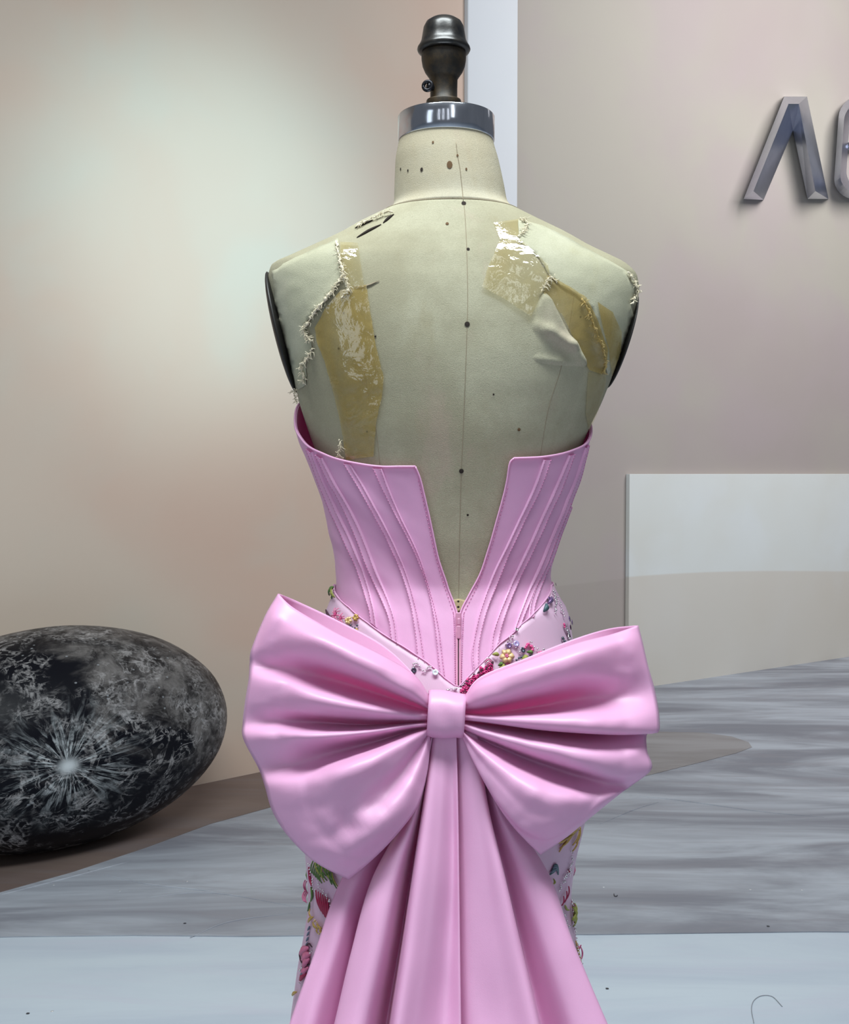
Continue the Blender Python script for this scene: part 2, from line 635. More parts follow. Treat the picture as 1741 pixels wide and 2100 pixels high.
def letter_lambda():
    r = empty('metal_letter', wall_pt(1612, 409, 0.0))
    o_ = [(1525, 408), (1566, 410), (1626, 268), (1656, 408), (1699, 408), (1655, 198), (1608, 198)]
    rg = [(1545, 392), (1617, 213), (1638, 213), (1672, 392)]
    B, S, R = 0.0, 0.05, 0.15
    vs = [wall_pt(x, y, B) for x, y in o_] + [wall_pt(x, y, S) for x, y in o_] + [wall_pt(x, y, R) for x, y in rg]
    n = 7
    fs = [(i, (i + 1) % n, n + (i + 1) % n, n + i) for i in range(n)]
    LF, LI, AP, RI, RF, TR, TL = [n + i for i in range(n)]
    l0, l1, r1, r0 = 14, 15, 16, 17
    fs += [(LF, l0, l1, TL), (l0, LI, AP, l1), (LF, LI, l0), (TL, l1, r1, TR), (l1, AP, r1), (r1, AP, RI, r0), (RI, RF, r0), (RF, TR, r1, r0)]
    mesh_obj('letter_body', vs, fs, 'letter', r, smooth_sh=False)
    setp(r, 'dark chrome letter A without a crossbar on the mauve wall', 'letter', 'raised letters on the mauve wall')


letter_lambda()


def letter_round():
    r = empty('metal_letter', wall_pt(1790, 409, 0.0))
    # outline of a rounded slanting ring
    cx, cy, hw, hh, rc = 1795, 302, 80, 106, 44
    ring = []
    for q, (sx, sy_) in enumerate(((1, -1), (1, 1), (-1, 1), (-1, -1))):
        for k in range(9):
            a = math.radians(-90 + 90 * q + 90 * k / 8)
            x = cx + sx * (hw - rc) + rc * math.cos(a)
            y = cy + sy_ * (hh - rc) + rc * math.sin(a)
            ring.append((x, y))
    ring = [(x + (cy - y) * (0.07 if x < cx else -0.07) + 0.0, y) for x, y in ring]

    def inset(f):
        return [(cx + (x - cx) * (1 - f / hw), cy + (y - cy) * (1 - f / hh)) for x, y in ring]
    rings = [(ring, 0.0), (ring, 0.05), (inset(12), 0.13), (inset(24), 0.05), (inset(24), 0.0)]
    n = len(ring)
    vs = [wall_pt(x, y, h) for rr, h in rings for x, y in rr]
    mesh_obj('letter_body', vs, grid_faces(len(rings), n, False, True), 'letter', r, smooth_sh=False)
    bar = [(1735, 292), (1790, 292), (1790, 308), (1735, 308)]
    vs = [wall_pt(x, y, h) for h in (0.0, 0.05) for x, y in bar] + [wall_pt(1741, 300, 0.075), wall_pt(1784, 300, 0.075)]
    mesh_obj('crossbar', vs, [(0, 1, 5, 4), (1, 2, 6, 5), (2, 3, 7, 6), (3, 0, 4, 7), (4, 5, 9, 8), (5, 6, 9), (6, 7, 8, 9), (7, 4, 8)], 'letter', r, smooth_sh=False)
    setp(r, 'rounded dark chrome letter cut off by the right picture edge', 'letter', 'raised letters on the mauve wall')


letter_round()


# ------------------------------------------------------------------ moon ball
def build_moon():
    Ym = 3.43
    c = W(118, 1512, Ym)
    ang = math.atan2(ld_.y, ld_.x)
    sa, sb, sz = 0.575, 0.30, c.z
    m, nt, b = new_mat('moon_print')
    tc = nd(nt, 'TexCoord')
    mp = nd(nt, 'Mapping')
    mp.inputs['Scale'].default_value = (1 / 0.46, 1 / 0.30, 1 / 0.342)
    lk(nt, tc.outputs['Object'], mp.inputs[0])
    v = mp.outputs[0]
    sx = nd(nt, 'SeparateXYZ')
    lk(nt, v, sx.inputs[0])
    big = ntex(nt, v, 1.7, 5, 0.6, 0.6)
    mid = ntex(nt, v, 5.0, 7, 0.7, 0.8)
    fine = ntex(nt, v, 16.0, 6, 0.7, 0.6)

    def lines(scale, w, det, dist):
        n_ = ntex(nt, v, scale, det, 0.6, dist)
        a_ = math_n(nt, 'ABSOLUTE', math_n(nt, 'SUBTRACT', n_, 0.5))
        return math_n(nt, 'SUBTRACT', 1.0, smooth(nt, a_, 0.0, w))
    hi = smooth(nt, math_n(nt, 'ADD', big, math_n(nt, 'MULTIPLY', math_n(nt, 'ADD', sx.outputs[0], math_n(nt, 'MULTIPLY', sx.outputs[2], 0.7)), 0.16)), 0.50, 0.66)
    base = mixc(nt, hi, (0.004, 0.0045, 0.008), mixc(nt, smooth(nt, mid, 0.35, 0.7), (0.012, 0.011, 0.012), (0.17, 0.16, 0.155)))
    web = math_n(nt, 'MAXIMUM', lines(3.2, 0.035, 6, 0.8), math_n(nt, 'MULTIPLY', lines(7.0, 0.05, 5, 1.0), 0.8))
    web = math_n(nt, 'MULTIPLY', web, smooth(nt, ntex(nt, v, 3.3, 3), 0.40, 0.60))
    web = math_n(nt, 'MULTIPLY', web, smooth(nt, fine, 0.32, 0.62))
    base = mixc(nt, math_n(nt, 'MULTIPLY', web, 0.85), base, (0.42, 0.41, 0.41))
    base = mixc(nt, math_n(nt, 'MULTIPLY', math_n(nt, 'MULTIPLY', smooth(nt, fine, 0.54, 0.70), hi), 0.6), base, (0.24, 0.23, 0.23))
    # ray crater: bright streaks around one point of the ball
    ap = Matrix.Rotation(-ang, 3, 'Z') @ (W(140, 1572, Ym - 0.28) - c)
    ax = Vector((ap.x / 0.46, ap.y / 0.30, ap.z / 0.342))
    e1 = Vector((1, 0, 0)) - ax * (ax.x / ax.length_squared)
    e1.normalize()
    e2 = ax.cross(e1).normalized()

    def dot(vec):
        n = nd(nt, 'VectorMath', operation='DOT_PRODUCT')
        lk(nt, sub.outputs[0], n.inputs[0])
        n.inputs[1].default_value = vec
        return n.outputs['Value']
    sub = nd(nt, 'VectorMath', operation='SUBTRACT')
    lk(nt, v, sub.inputs[0])
    sub.inputs[1].default_value = ax
    u_, w_ = dot(e1), dot(e2)
    rad = math_n(nt, 'SQRT', math_n(nt, 'ADD', math_n(nt, 'MULTIPLY', u_, u_), math_n(nt, 'MULTIPLY', w_, w_)))
    th = math_n(nt, 'ARCTAN2', w_, u_)
    cmb = nd(nt, 'CombineXYZ')
    lk(nt, math_n(nt, 'COSINE', th), cmb.inputs[0])
    lk(nt, math_n(nt, 'SINE', th), cmb.inputs[1])
    lk(nt, math_n(nt, 'MULTIPLY', rad, 0.55), cmb.inputs[2])
    rays = math_n(nt, 'MULTIPLY', smooth(nt, ntex(nt, cmb.outputs[0], 6.5, 5, 0.65, 1.4), 0.46, 0.68), smooth(nt, fine, 0.25, 0.55))
    fall = math_n(nt, 'POWER', math_n(nt, 'SUBTRACT', 1.0, smooth(nt, rad, 0.0, 0.72)), 1.5)
    core = math_n(nt, 'SUBTRACT', 1.0, smooth(nt, rad, 0.01, 0.10))
    base = mixc(nt, math_n(nt, 'MULTIPLY', math_n(nt, 'MAXIMUM', math_n(nt, 'MULTIPLY', rays, fall), core), 0.9, clamp=True), base, (0.62, 0.67, 0.69))
    # small bright craters
    vo = nd(nt, 'TexVoronoi', i_Scale=9.0)
    lk(nt, v, vo.inputs['Vector'])
    dots = math_n(nt, 'SUBTRACT', 1.0, smooth(nt, vo.outputs['Distance'], 0.05, 0.10))
    base = mixc(nt, math_n(nt, 'MULTIPLY', dots, 0.7), base, (0.30, 0.32, 0.34))
    lk(nt, base, b.inputs['Base Color'])
    b.inputs['Roughness'].default_value = 0.42
    b.inputs['Specular IOR Level'].default_value = 0.12
    nu, nv = 49, 96
    vs = []
    for i in range(nu):
        p = math.pi * i / (nu - 1)
        for j in range(nv):
            q = 2 * math.pi * j / nv
            k = 1 + 0.006 * noise.noise(Vector((math.sin(p) * math.cos(q), math.sin(p) * math.sin(q), math.cos(p))) * 3)
            vs.append((sa * k * math.sin(p) * math.cos(q), sb * k * math.sin(p) * math.sin(q), sz * math.cos(p) * (k if math.cos(p) > 0 else 1)))
    o = mesh_obj('moon_ball', vs, grid_faces(nu, nv, False, True), m)
    o.location = (c.x, c.y, sz + 0.003)
    o.rotation_euler = (0, 0, ang)
    setp(o, 'large dark moon printed oval ball on the floor by the left wall', 'ball')


build_moon()

# ================================================================== DRESS FORM
FX = xof(913, 1100)
BASE = Vector((FX, YC, 0))


class Body:
    """stack of super-ellipse sections: rows of (pixel y, left px, right px, back depth, front depth, exponent)"""

    def __init__(self, rows):
        rows = sorted(rows)
        self.z = np.array([zof(r[0]) for r in rows])[::-1]
        self.l = np.array([xof(r[1], r[0]) for r in rows])[::-1]
        self.r = np.array([xof(r[2], r[0]) for r in rows])[::-1]
        self.b = np.array([r[3] for r in rows])[::-1]
        self.f = np.array([r[4] for r in rows])[::-1]
        self.e = np.array([r[5] for r in rows])[::-1]

    @staticmethod
    def _i(x, X, Y):
        # monotone cubic
        i = int(np.clip(np.searchsorted(X, x) - 1, 0, len(X) - 2))
        d = np.diff(Y) / np.diff(X)

        def m(k):
            if k == 0:
                return d[0]
            if k == len(X) - 1:
                return d[-1]
            a, c = d[k - 1], d[k]
            return 0.0 if a * c <= 0 else 2 * a * c / (a + c)
        h = X[i + 1] - X[i]
        t = min(1.0, max(0.0, (x - X[i]) / h))
        return (Y[i] * (1 + 2 * t) * (1 - t) ** 2 + m(i) * h * t * (1 - t) ** 2 + Y[i + 1] * t * t * (3 - 2 * t) + m(i + 1) * h * t * t * (t - 1))

    def at(self, z):
        if not hasattr(self, 'lut'):
            self.zs = np.linspace(self.z[0], self.z[-1], 1500)
            self.lut = [tuple(float(self._i(q, self.z, a)) for a in (self.l, self.r, self.b, self.f, self.e)) for q in self.zs]
        u = (z - self.z[0]) / (self.z[-1] - self.z[0]) * 1499
        u = min(1498.999, max(0.0, u))
        i = int(u)
        t = u - i
        l, r, b, f, e = [p * (1 - t) + q * t for p, q in zip(self.lut[i], self.lut[i + 1])]
        return (l + r) / 2, (r - l) / 2, b, f, e

    def pt(self, th, z, off=0.0):
        xc, a, b, f, e = self.at(z)
        s, c = math.sin(th), math.cos(th)
        k = 2.0 / e
        x = math.copysign(abs(s) ** k, s) * (a + off)
        y = math.copysign(abs(c) ** k, c) * ((b if c > 0 else f) + off)
        return Vector((xc + x, YC - y, z))

    def inv(self, p):
        xc, a, b, f, e = self.at(p.z)
        x, y = (p.x - xc) / a, (YC - p.y) / (b if p.y < YC else f)
        s = math.copysign(abs(x) ** (e / 2), x)
        c = math.copysign(abs(y) ** (e / 2), y)
        return math.atan2(s, c), p.z

    def mesh(self, z0, z1, nz=150, nt=144, wig=None):
        vs = []
        for i in range(nz):
            z = z0 + (z1 - z0) * i / (nz - 1)
            for j in range(nt):
                vs.append(self.pt(2 * math.pi * (j + 0.5) / nt, z))
        fs = grid_faces(nz, nt, False, True)
        fs += [tuple(range(nt)), tuple(range((nz - 1) * nt, nz * nt))]
        return vs, fs


TORSO = Body([
    (262, 820, 1009, .0485, .0485, 2.0), (288, 818, 1011, .0495, .0495, 2.0), (330, 811, 1022, .0535, .053, 2.0), (380, 809, 1033, .057, .056, 2.0),
    (415, 808, 1040, .059, .058, 2.0), (430, 800, 1052, .062, .059, 2.0), (440, 780, 1072, .064, .060, 2.05), (458, 742, 1108, .069, .062, 2.1),
    (487, 690, 1166, .077, .065, 2.2), (515, 632, 1214, .085, .070, 2.3), (535, 590, 1254, .090, .074, 2.4), (552, 558, 1284, .094, .078, 2.5),
    (575, 553, 1302, .098, .083, 2.6), (600, 556, 1305, .102, .088, 2.6), (640, 565, 1299, .106, .095, 2.6), (690, 578, 1285, .109, .105, 2.5),
    (740, 592, 1267, .110, .115, 2.4), (790, 606, 1246, .109, .125, 2.3), (830, 616, 1230, .107, .130, 2.2), (880, 632, 1206, .104, .128, 2.15),
    (950, 656, 1180, .098, .115, 2.1), (1020, 676, 1160, .092, .105, 2.1), (1090, 692, 1138, .087, .095, 2.1), (1190, 702, 1116, .082, .086, 2.1),
    (1300, 682, 1140, .100, .095, 2.1), (1400, 652, 1170, .118, .103, 2.1), (1500, 642, 1186, .126, .108, 2.1)])
DRESS = Body([
    (760, 606, 1226, .114, .142, 2.15), (800, 609, 1222, .114, .142, 2.15), (840, 607, 1216, .113, .141, 2.15), (875, 607, 1211, .1105, .138, 2.15), (905, 615, 1208, .108, .134, 2.15), (960, 637, 1193, .1025, .125, 2.1),
    (1000, 651, 1179, .0985, .118, 2.1), (1045, 664, 1166, .095, .111, 2.1), (1090, 675, 1151, .092, .104, 2.1), (1150, 686, 1134, .0885, .096, 2.1),
    (1185, 690, 1127, .0875, .094, 2.1), (1215, 686, 1138, .0905, .097, 2.1), (1250, 674, 1158, .097, .102, 2.1), (1310, 655, 1170, .109, .108, 2.1),
    (1400, 630, 1194, .127, .115, 2.1), (1500, 616, 1208, .135, .12, 2.1), (1600, 618, 1206, .132, .12, 2.1), (1690, 627, 1190, .123, .118, 2.1),
    (1760, 634, 1174, .116, .115, 2.1), (1830, 638, 1165, .112, .113, 2.1), (1900, 630, 1173, .112, .113, 2.1), (1980, 615, 1186, .114, .115, 2.1),
    (2040, 607, 1200, .116, .118, 2.1), (2300, 575, 1240, .120, .13, 2.1), (2700, 530, 1290, .130, .16, 2.1), (3000, 430, 1390, .165, .22, 2.05),
    (3170, 330, 1490, .24, .30, 2.0)])

tv, tf = TORSO.mesh(zof(1500), zof(262), 190, 144)
BT = BVHTree.FromPolygons(tv, tf)
dv, df = DRESS.mesh(zof(3165), zof(765), 260, 144)
BD = BVHTree.FromPolygons(dv, df)


def hit(bvh, px, py, off=0.0):
    d = ray(px, py).normalized()
    p, n, i, dist = bvh.ray_cast(CAM, d)
    k = 0
    q = px
    if p is None and bvh is not BT and bvh is not BD:
        bvh = BD
        off += 0.0022
        p, n, i, dist = bvh.ray_cast(CAM, d)
    while p is None and k < 200:          # just past the outline: step inwards
        q += 1.0 if px < 913 else -1.0
        p, n, i, dist = bvh.ray_cast(CAM, ray(q, py).normalized())
        k += 1
    if n.dot(d) > 0:
        n = -n
    return p + n * off, n


form = empty('dress_form', BASE)
setp(form, 'old cream canvas dress form with black finial and steel neck ring', 'dress form')
# canvas split at the neck seam
zn = zof(437)


def body_part(name, body, z0, z1, nz, mat, parent, nt=144):
    v, f = body.mesh(z0, z1, nz, nt)
    return mesh_obj(name, v, f, mat, parent)


torso = body_part('torso', TORSO, zof(1500), zn, 190, 'canvas', form)
neck = body_part('neck', TORSO, zn, zof(262), 30, 'canvas_neck', form)
neck['label'] = 'stained cream canvas neck'

# neck ring
nx = xof(915, 265)
R = 98 * YC / F
ztop, zbot = zof(240), zof(291)
lathe('neck_ring', [(R * 0.98, zbot), (R, zbot + .001), (R, ztop - .0012), (R * 0.985, ztop), (R * 0.3, ztop)], nx, YC, 'chrome', form, 96)['label'] = 'polished steel ring around the neck top'
# finial
px2 = YC / F
cxk = xof(910, 120)
zk = lambda y: zof(y)
lathe('finial_cap', [(0.0005, zk(36)), (14 * px2, zk(36.6)), (26 * px2, zk(40)), (36 * px2, zk(47)), (41 * px2, zk(57)), (43.5 * px2, zk(72)), (45.5 * px2, zk(84)),
                     (49 * px2, zk(92)), (53 * px2, zk(98)), (54 * px2, zk(102)), (52 * px2, zk(106)), (46 * px2, zk(108)), (20 * px2, zk(109))],
      cxk, YC, 'cap', form, 64)['label'] = 'glossy black domed cap'
lathe('finial_stem', [(44 * px2, zk(108)), (45.5 * px2, zk(112)), (45 * px2, zk(124)), (43 * px2, zk(136)), (38 * px2, zk(148)), (31 * px2, zk(158)), (28 * px2, zk(163)),
                      (27.5 * px2, zk(185)), (27.5 * px2, zk(204)), (29 * px2, zk(206)), (35 * px2, zk(207)), (35.5 * px2, zk(210)), (35.5 * px2, zk(242))], cxk, YC, 'bronze', form, 64)['label'] = 'rusty brown goblet shaped stem'
# clamp screw on the stem
sc = W(877, 176, YC - 0.012)
g = Geo()
dirv = (Vector((cxk, YC, sc.z - 0.002)) - sc).normalized()
vs, fs = tube_geo([sc, sc + dirv * 0.014], 0.0032, 12)
g.add(vs, fs)
fwd = Vector((-0.25, -0.95, 0.05)).normalized()
a1 = fwd.cross(Vector((0, 0, 1))).normalized()
a2 = fwd.cross(a1)
ring = [sc + a1 * (0.0046 * math.cos(t)) + a2 * (0.0046 * math.sin(t)) for t in np.linspace(0, 2 * math.pi, 25)]
vs, fs = tube_geo(ring, 0.0020, 8)
g.add(vs, fs)
mesh_obj('clamp_screw', g.v, g.f, 'screw', form)['label'] = 'dark thumb screw with an eye'

# stand under the skirt
lathe('stand_pole', [(0.016, 0.03), (0.016, zof(1490))], FX, YC, 'bronze', form, 24)
g = Geo()
for k in range(4):
    a = math.pi / 4 + k * math.pi / 2
    pts = [(FX, YC, 0.05), (FX + .07 * math.cos(a), YC + .07 * math.sin(a), 0.045), (FX + .15 * math.cos(a), YC + .15 * math.sin(a), 0.012)]
    vs, fs = tube_geo(pts, 0.011, 8)
    g.add(vs, fs)
mesh_obj('stand_foot', g.v, g.f, 'bronze', form)

# armhole plates: dark flattened discs at both sides


def arm_plate(pxa, pxb, bulge, depth, parent):
    a, b = W(*pxa, YC), W(*pxb, YC)
    c = (a + b) / 2
    ax = (b - a)
    hl = ax.length / 2
    ax.normalize()
    out = Vector((-ax.z, 0, ax.x))
    if (c.x < FX) != (out.x < 0):
        out = -out
    yv = Vector((0, 1, 0))
    vs = []
    nu, nv = 17, 48
    for i in range(nu):
        p = math.pi * i / (nu - 1)
        for j in range(nv):
            q = 2 * math.pi * j / nv
            vs.append(c + out * (bulge * math.cos(p)) + ax * (hl * math.sin(p) * math.cos(q)) + yv * (depth * math.sin(p) * math.sin(q)))
    return mesh_obj('armhole_plate', vs, grid_faces(nu, nv, False, True), 'black', parent)


arm_plate((549, 558), (608, 806), 13 * px2, 0.055, form)
arm_plate((1303, 605), (1246, 796), 8 * px2, 0.055, form)


# ------------------------------------------------------------------ patches lying on a body surface
def patch(name, poly, bvh, mat, parent, off=0.0008, step=8, hfun=None, solid=0.0005, jag=0.0):
    P = []
    pts = poly + [poly[0]]
    for (x0, y0), (x1, y1) in zip(pts[:-1], pts[1:]):
        L = math.hypot(x1 - x0, y1 - y0)
        n = max(1, int(L / step))
        for i in range(n):
            t = i / n
            j = jag * noise.noise(Vector((x0 + (x1 - x0) * t, y0 + (y1 - y0) * t, 0)) * 0.11) * 2 if i else 0
            P.append(Vector((x0 + (x1 - x0) * t + j, y0 + (y1 - y0) * t + j * 0.6)))
    nb = len(P)
    xs = [p.x for p in P]
    ys = [p.y for p in P]

    def inside(x, y):
        c = False
        for i in range(nb):
            a, b = P[i], P[i - 1]
            if (a.y > y) != (b.y > y) and x < (b.x - a.x) * (y - a.y) / (b.y - a.y) + a.x:
                c = not c
        return c
    x = min(xs) + step * 0.5
    row = 0
    while x < max(xs):
        y = min(ys) + (step * 0.5 if row % 2 else 0)
        while y < max(ys):
            if inside(x, y) and min((p.x - x) ** 2 + (p.y - y) ** 2 for p in P) > (step * 0.5) ** 2:
                P.append(Vector((x, y)))
            y += step
        x += step
        row += 1
    vs2, es, fs, *_ = delaunay_2d_cdt(P, [(i, (i + 1) % nb) for i in range(nb)], [tuple(range(nb))], 1, 1e-5)
    vs = []
    for v in vs2:
        h = off + (hfun(v.x, v.y) if hfun else 0.0)
        p, n = hit(bvh, v.x, v.y, h)
        vs.append(p)
    return mesh_obj(name, vs, [tuple(f) for f in fs], mat, parent, solid=0.0 if 'tape' in str(mat) else solid, offset=0.0)


def ridge(px, py, a, b, w, h):
    ax, ay = a
    bx, by = b
    dx, dy = bx - ax, by - ay
    L2 = dx * dx + dy * dy
    t = max(0, min(1, ((px - ax) * dx + (py - ay) * dy) / L2))
    d = math.hypot(px - ax - t * dx, py - ay - t * dy)
    return h * math.exp(-(d / w) ** 2)


# shoulder canvas layers
o = patch('shoulder_canvas', [(560, 556), (600, 533), (650, 511), (694, 490), (697, 530), (702, 562), (690, 590), (662, 625), (640, 650), (627, 676), (640, 700), (642, 722), (628, 750),
                              (630, 788), (613, 798), (596, 742), (580, 680), (566, 615)], BT, 'canvas_green', torso, 0.0012, 9, jag=2.5,
          hfun=lambda x, y: 0.0006 * noise.noise(Vector((x, y, 0)) * 0.05) + ridge(x, y, (640, 650), (700, 580), 8, .0018))
o['label'] = 'pale greenish canvas layer on the left shoulder'
o = patch('shoulder_canvas', [(1062, 452), (1110, 464), (1165, 490), (1212, 517), (1255, 540), (1283, 556), (1300, 580), (1302, 606), (1290, 622), (1297, 645), (1284, 690), (1262, 742), (1244, 770), (1235, 700),
                              (1210, 632), (1180, 605), (1150, 588), (1125, 565), (1105, 530), (1062, 495)], BT, 'canvas_green', torso, 0.0012, 9, jag=2.0,
          hfun=lambda x, y: 0.0006 * noise.noise(Vector((x, y, 3)) * 0.05))
o['label'] = 'pale greenish canvas layer on the right shoulder'

# yellowed tape
o = patch('tape_patch', [(648, 672), (672, 628), (700, 596), (752, 585), (762, 650), (772, 710), (788, 775), (784, 815), (772, 870), (768, 935), (712, 942), (703, 878), (688, 810), (668, 740), (652, 700)],
          BT, 'tape_amber', torso, 0.0022, 9, jag=0.8, hfun=lambda x, y: 0.0007 * noise.noise(Vector((x, y, 0)) * 0.06) + ridge(x, y, (697, 690), (720, 860), 9, .0012))
o['label'] = 'long yellowed tape on the left shoulder blade'
o = patch('tape_patch', [(699, 500), (735, 502), (742, 550), (748, 590), (716, 598), (700, 570)], BT, 'tape_clear', torso, 0.0026, 7, hfun=lambda x, y: 0.0009 * noise.noise(Vector((x, y, 0)) * 0.09))
o['label'] = 'small glossy tape piece on the left shoulder'
o = patch('tape_patch', [(1024, 497), (1060, 490), (1090, 515), (1122, 545), (1128, 572), (1108, 604), (1088, 650), (1060, 632), (1030, 612), (988, 590), (1000, 552)],
          BT, 'tape_clear', torso, 0.0026, 7, jag=0.8, hfun=lambda x, y: 0.0009 * noise.noise(Vector((x * .6, y * 1.6, 0)) * 0.05) + ridge(x, y, (1000, 565), (1110, 600), 9, .0010))
o['label'] = 'glossy clear tape right of the centre seam'
o = patch('tape_patch', [(1122, 566), (1165, 588), (1200, 612), (1222, 655), (1243, 715), (1238, 768), (1205, 758), (1178, 700), (1152, 648), (1112, 600)],
          BT, 'tape_amber', torso, 0.0024, 8, jag=0.8, hfun=lambda x, y: 0.0010 * noise.noise(Vector((x, y, 5)) * 0.07) + ridge(x, y, (1192, 610), (1236, 740), 7, .0022))
o['label'] = 'yellowed tape on the right shoulder blade'
o = patch('tape_patch', [(1222, 620), (1252, 640), (1270, 680), (1268, 720), (1250, 770), (1244, 715), (1232, 670)], BT, 'tape_amber', torso, 0.0030, 8, hfun=lambda x, y: 0.0006 * noise.noise(Vector((x, y, 8)) * 0.07))
o['label'] = 'narrow yellowed tape at the right armhole'
o = patch('tape_patch', [(1205, 762), (1240, 768), (1240, 790), (1225, 840), (1206, 884), (1199, 850)], BT, 'tape_clear', torso, 0.0014, 8, hfun=lambda x, y: ridge(x, y, (1238, 775), (1204, 860), 3, .0014))
o['label'] = 'clear tape strip below the right armhole'
o = patch('tape_patch', [(1012, 458), (1070, 450), (1085, 470), (1062, 490), (1025, 492)], BT, 'tape_clear', torso, 0.0012, 8)
o['label'] = 'clear tape beside the neck'


# loose fold of canvas on the right shoulder blade
def fold_h(x, y):
    h = ridge(x, y, (1118, 615), (1128, 670), 16, .006) + ridge(x, y, (1100, 668), (1170, 705), 11, .0075) + ridge(x, y, (1170, 705), (1200, 752), 9, .007)
    h += ridge(x, y, (1090, 735), (1190, 750), 7, .0035)
    e = min(1, max(0, (x - 1068) / 75.0)) * min(1, max(0, (757 - y) / 22.0))
    e = e * e * (3 - 2 * e)
    return h * e * 0.72 - 0.0024 * (1 - e)


o = patch('loose_canvas_fold', [(1114, 598), (1130, 616), (1148, 650), (1168, 688), (1185, 712), (1207, 760), (1150, 757), (1076, 748), (1064, 735), (1062, 690), (1078, 660), (1090, 645)],
          BT, 'canvas', torso, 0.0010, 6, hfun=fold_h, solid=0.0008)
o['label'] = 'loose puckered canvas fold on the right shoulder blade'


# frayed torn edges
def fray(name, line, w, amp, seed, mat='fray', n=70):
    rnd = random.Random(seed)
    pts, rr = [], []
    for x, y in resample(crom(line, 8), n):
        j = rnd.uniform(-amp, amp)
        p, nn = hit(BT, x + j, y + rnd.uniform(-amp, amp) * 0.6, 0.0024 + rnd.uniform(0, .0016))
        pts.append(p)
        rr.append(w * 0.62 * rnd.uniform(0.3, 1.5) * px2)
    g = Geo()
    vs, fs = tube_geo(pts, rr, 6)
    g.add(vs, fs)
    for k in range(int(n * 1.3)):              # loose threads
        i = rnd.randrange(2, n - 2)
        p = pts[i]
        d = Vector((rnd.uniform(-1, 1), rnd.uniform(-.6, -.1), rnd.uniform(-1, .6))).normalized()
        L = rnd.uniform(4, 12) * px2
        q = p + d * L * .5 + Vector((rnd.uniform(-1, 1), 0, rnd.uniform(-1, 1))) * L * .25
        vs, fs = tube_geo([p, q, p + d * L + Vector((0, 0, -L * .2))], 0.00028, 4)
        g.add(vs, fs)
    return mesh_obj(name, g.v, g.f, mat, torso)


fray('frayed_edge', [(692, 500), (698, 535), (705, 562), (690, 590), (665, 622), (645, 645), (632, 668)], 4.2, 1.8, 1)
fray('frayed_edge', [(632, 664), (626, 678), (634, 690), (644, 698)], 3.2, 1.5, 2, n=30)
fray('frayed_edge', [(644, 714), (636, 732), (622, 748), (628, 770), (626, 786)], 2.6, 1.6, 3, n=34)
fray('frayed_edge', [(700, 560), (712, 572), (716, 596), (702, 612)], 2.6, 1.6, 4, n=30)
fray('frayed_edge', [(1064, 452), (1080, 462), (1072, 478), (1060, 490)], 1.8, 1.0, 5, n=30)
fray('frayed_edge', [(1190, 612), (1204, 640), (1216, 675), (1232, 715), (1237, 742), (1232, 764)], 3.4, 1.6, 6, n=46).data.materials[0] = simple('yellowed_fray', (0.50, 0.37, 0.14), 0.8, var=0.3, scale=200)
fray('frayed_edge', [(1108, 598), (1118, 584), (1126, 570), (1140, 580)], 2.2, 1.2, 7, n=30)
fray('frayed_edge', [(1284, 560), (1299, 584), (1303, 600), (1296, 612), (1288, 622)], 3.4, 2.2, 8, n=30)
fray('frayed_edge', [(700, 900), (704, 915), (699, 932), (710, 938)], 2.2, 1.6, 9, n=26)
fray('frayed_edge', [(730, 470), (755, 458), (780, 446), (806, 438)], 2.0, 1.8, 10, n=34)
fray('frayed_edge', [(610, 795), (606, 812), (603, 826)], 1.8, 2.4, 11, n=22)
# dark slits of the torn shoulder seam
for line in ([(732, 488), (755, 475), (782, 461)], [(728, 469), (750, 459), (766, 452)], [(786, 458), (800, 446), (808, 440)]):
    pts = [hit(BT, x, y, 0.0006)[0] for x, y in resample(line, 14)]
    tube('torn_slit', pts, [0.0014 * math.sin(math.pi * (i + .5) / 14) + .0002 for i in range(14)], 'hole', torso)
# pucker at the left shoulder
pts = [hit(BT, x, y, 0.0008)[0] for x, y in resample([(722, 588), (745, 589), (760, 584), (778, 576)], 20)]
tube('canvas_pucker', pts, [0.0007 * math.sin(math.pi * (i + .5) / 20) + .0002 for i in range(20)], 'seam', torso)

# seams
for line in ([(951, 414), (954, 450), (957, 510), (959, 600), (958, 665), (954, 780), (949, 900), (946, 966), (943, 1080), (941, 1190), (940, 1250)],
             [(712, 600), (733, 661), (747, 747), (755, 811), (771, 880), (779, 952)], [(1178, 600), (1163, 691), (1149, 760), (1125, 837), (1106, 945)]):
    pts = [hit(BT, x, y, 0.00005)[0] for x, y in resample(crom(line, 8), 90)]
    tube('seam_line', pts, 0.00034, 'seam', torso, 5)
pts = [hit(BT, x, y, 0.00005)[0] for x, y in resample([(935, 292), (938, 318), (943, 345), (947, 380), (950, 412)], 30)]
tube('seam_line', pts, 0.00040, 'seam', neck, 5)
pts = []
for k in range(97):
    th = 2 * math.pi * k / 96
    pts.append(TORSO.pt(th, zn, 0.0002))
tube('neck_seam', pts, 0.00055, 'seam', neck, 5)


def disc_on(name, bvh, px, py, r_px, mat, parent, off=0.0005, sq=1.0, n=12):
    p, nn = hit(bvh, px, py, off)
    q = nn.to_track_quat('Z', 'Y')
    vs = [p + nn * 0.0003] + [p + q @ Vector((r_px * px2 * math.cos(2 * math.pi * k / n), r_px * px2 * sq * math.sin(2 * math.pi * k / n), 0)) for k in range(n)]
    fs = [(0, 1 + k, 1 + (k + 1) % n) for k in range(n)]
    return mesh_obj(name, vs, fs, mat, parent)


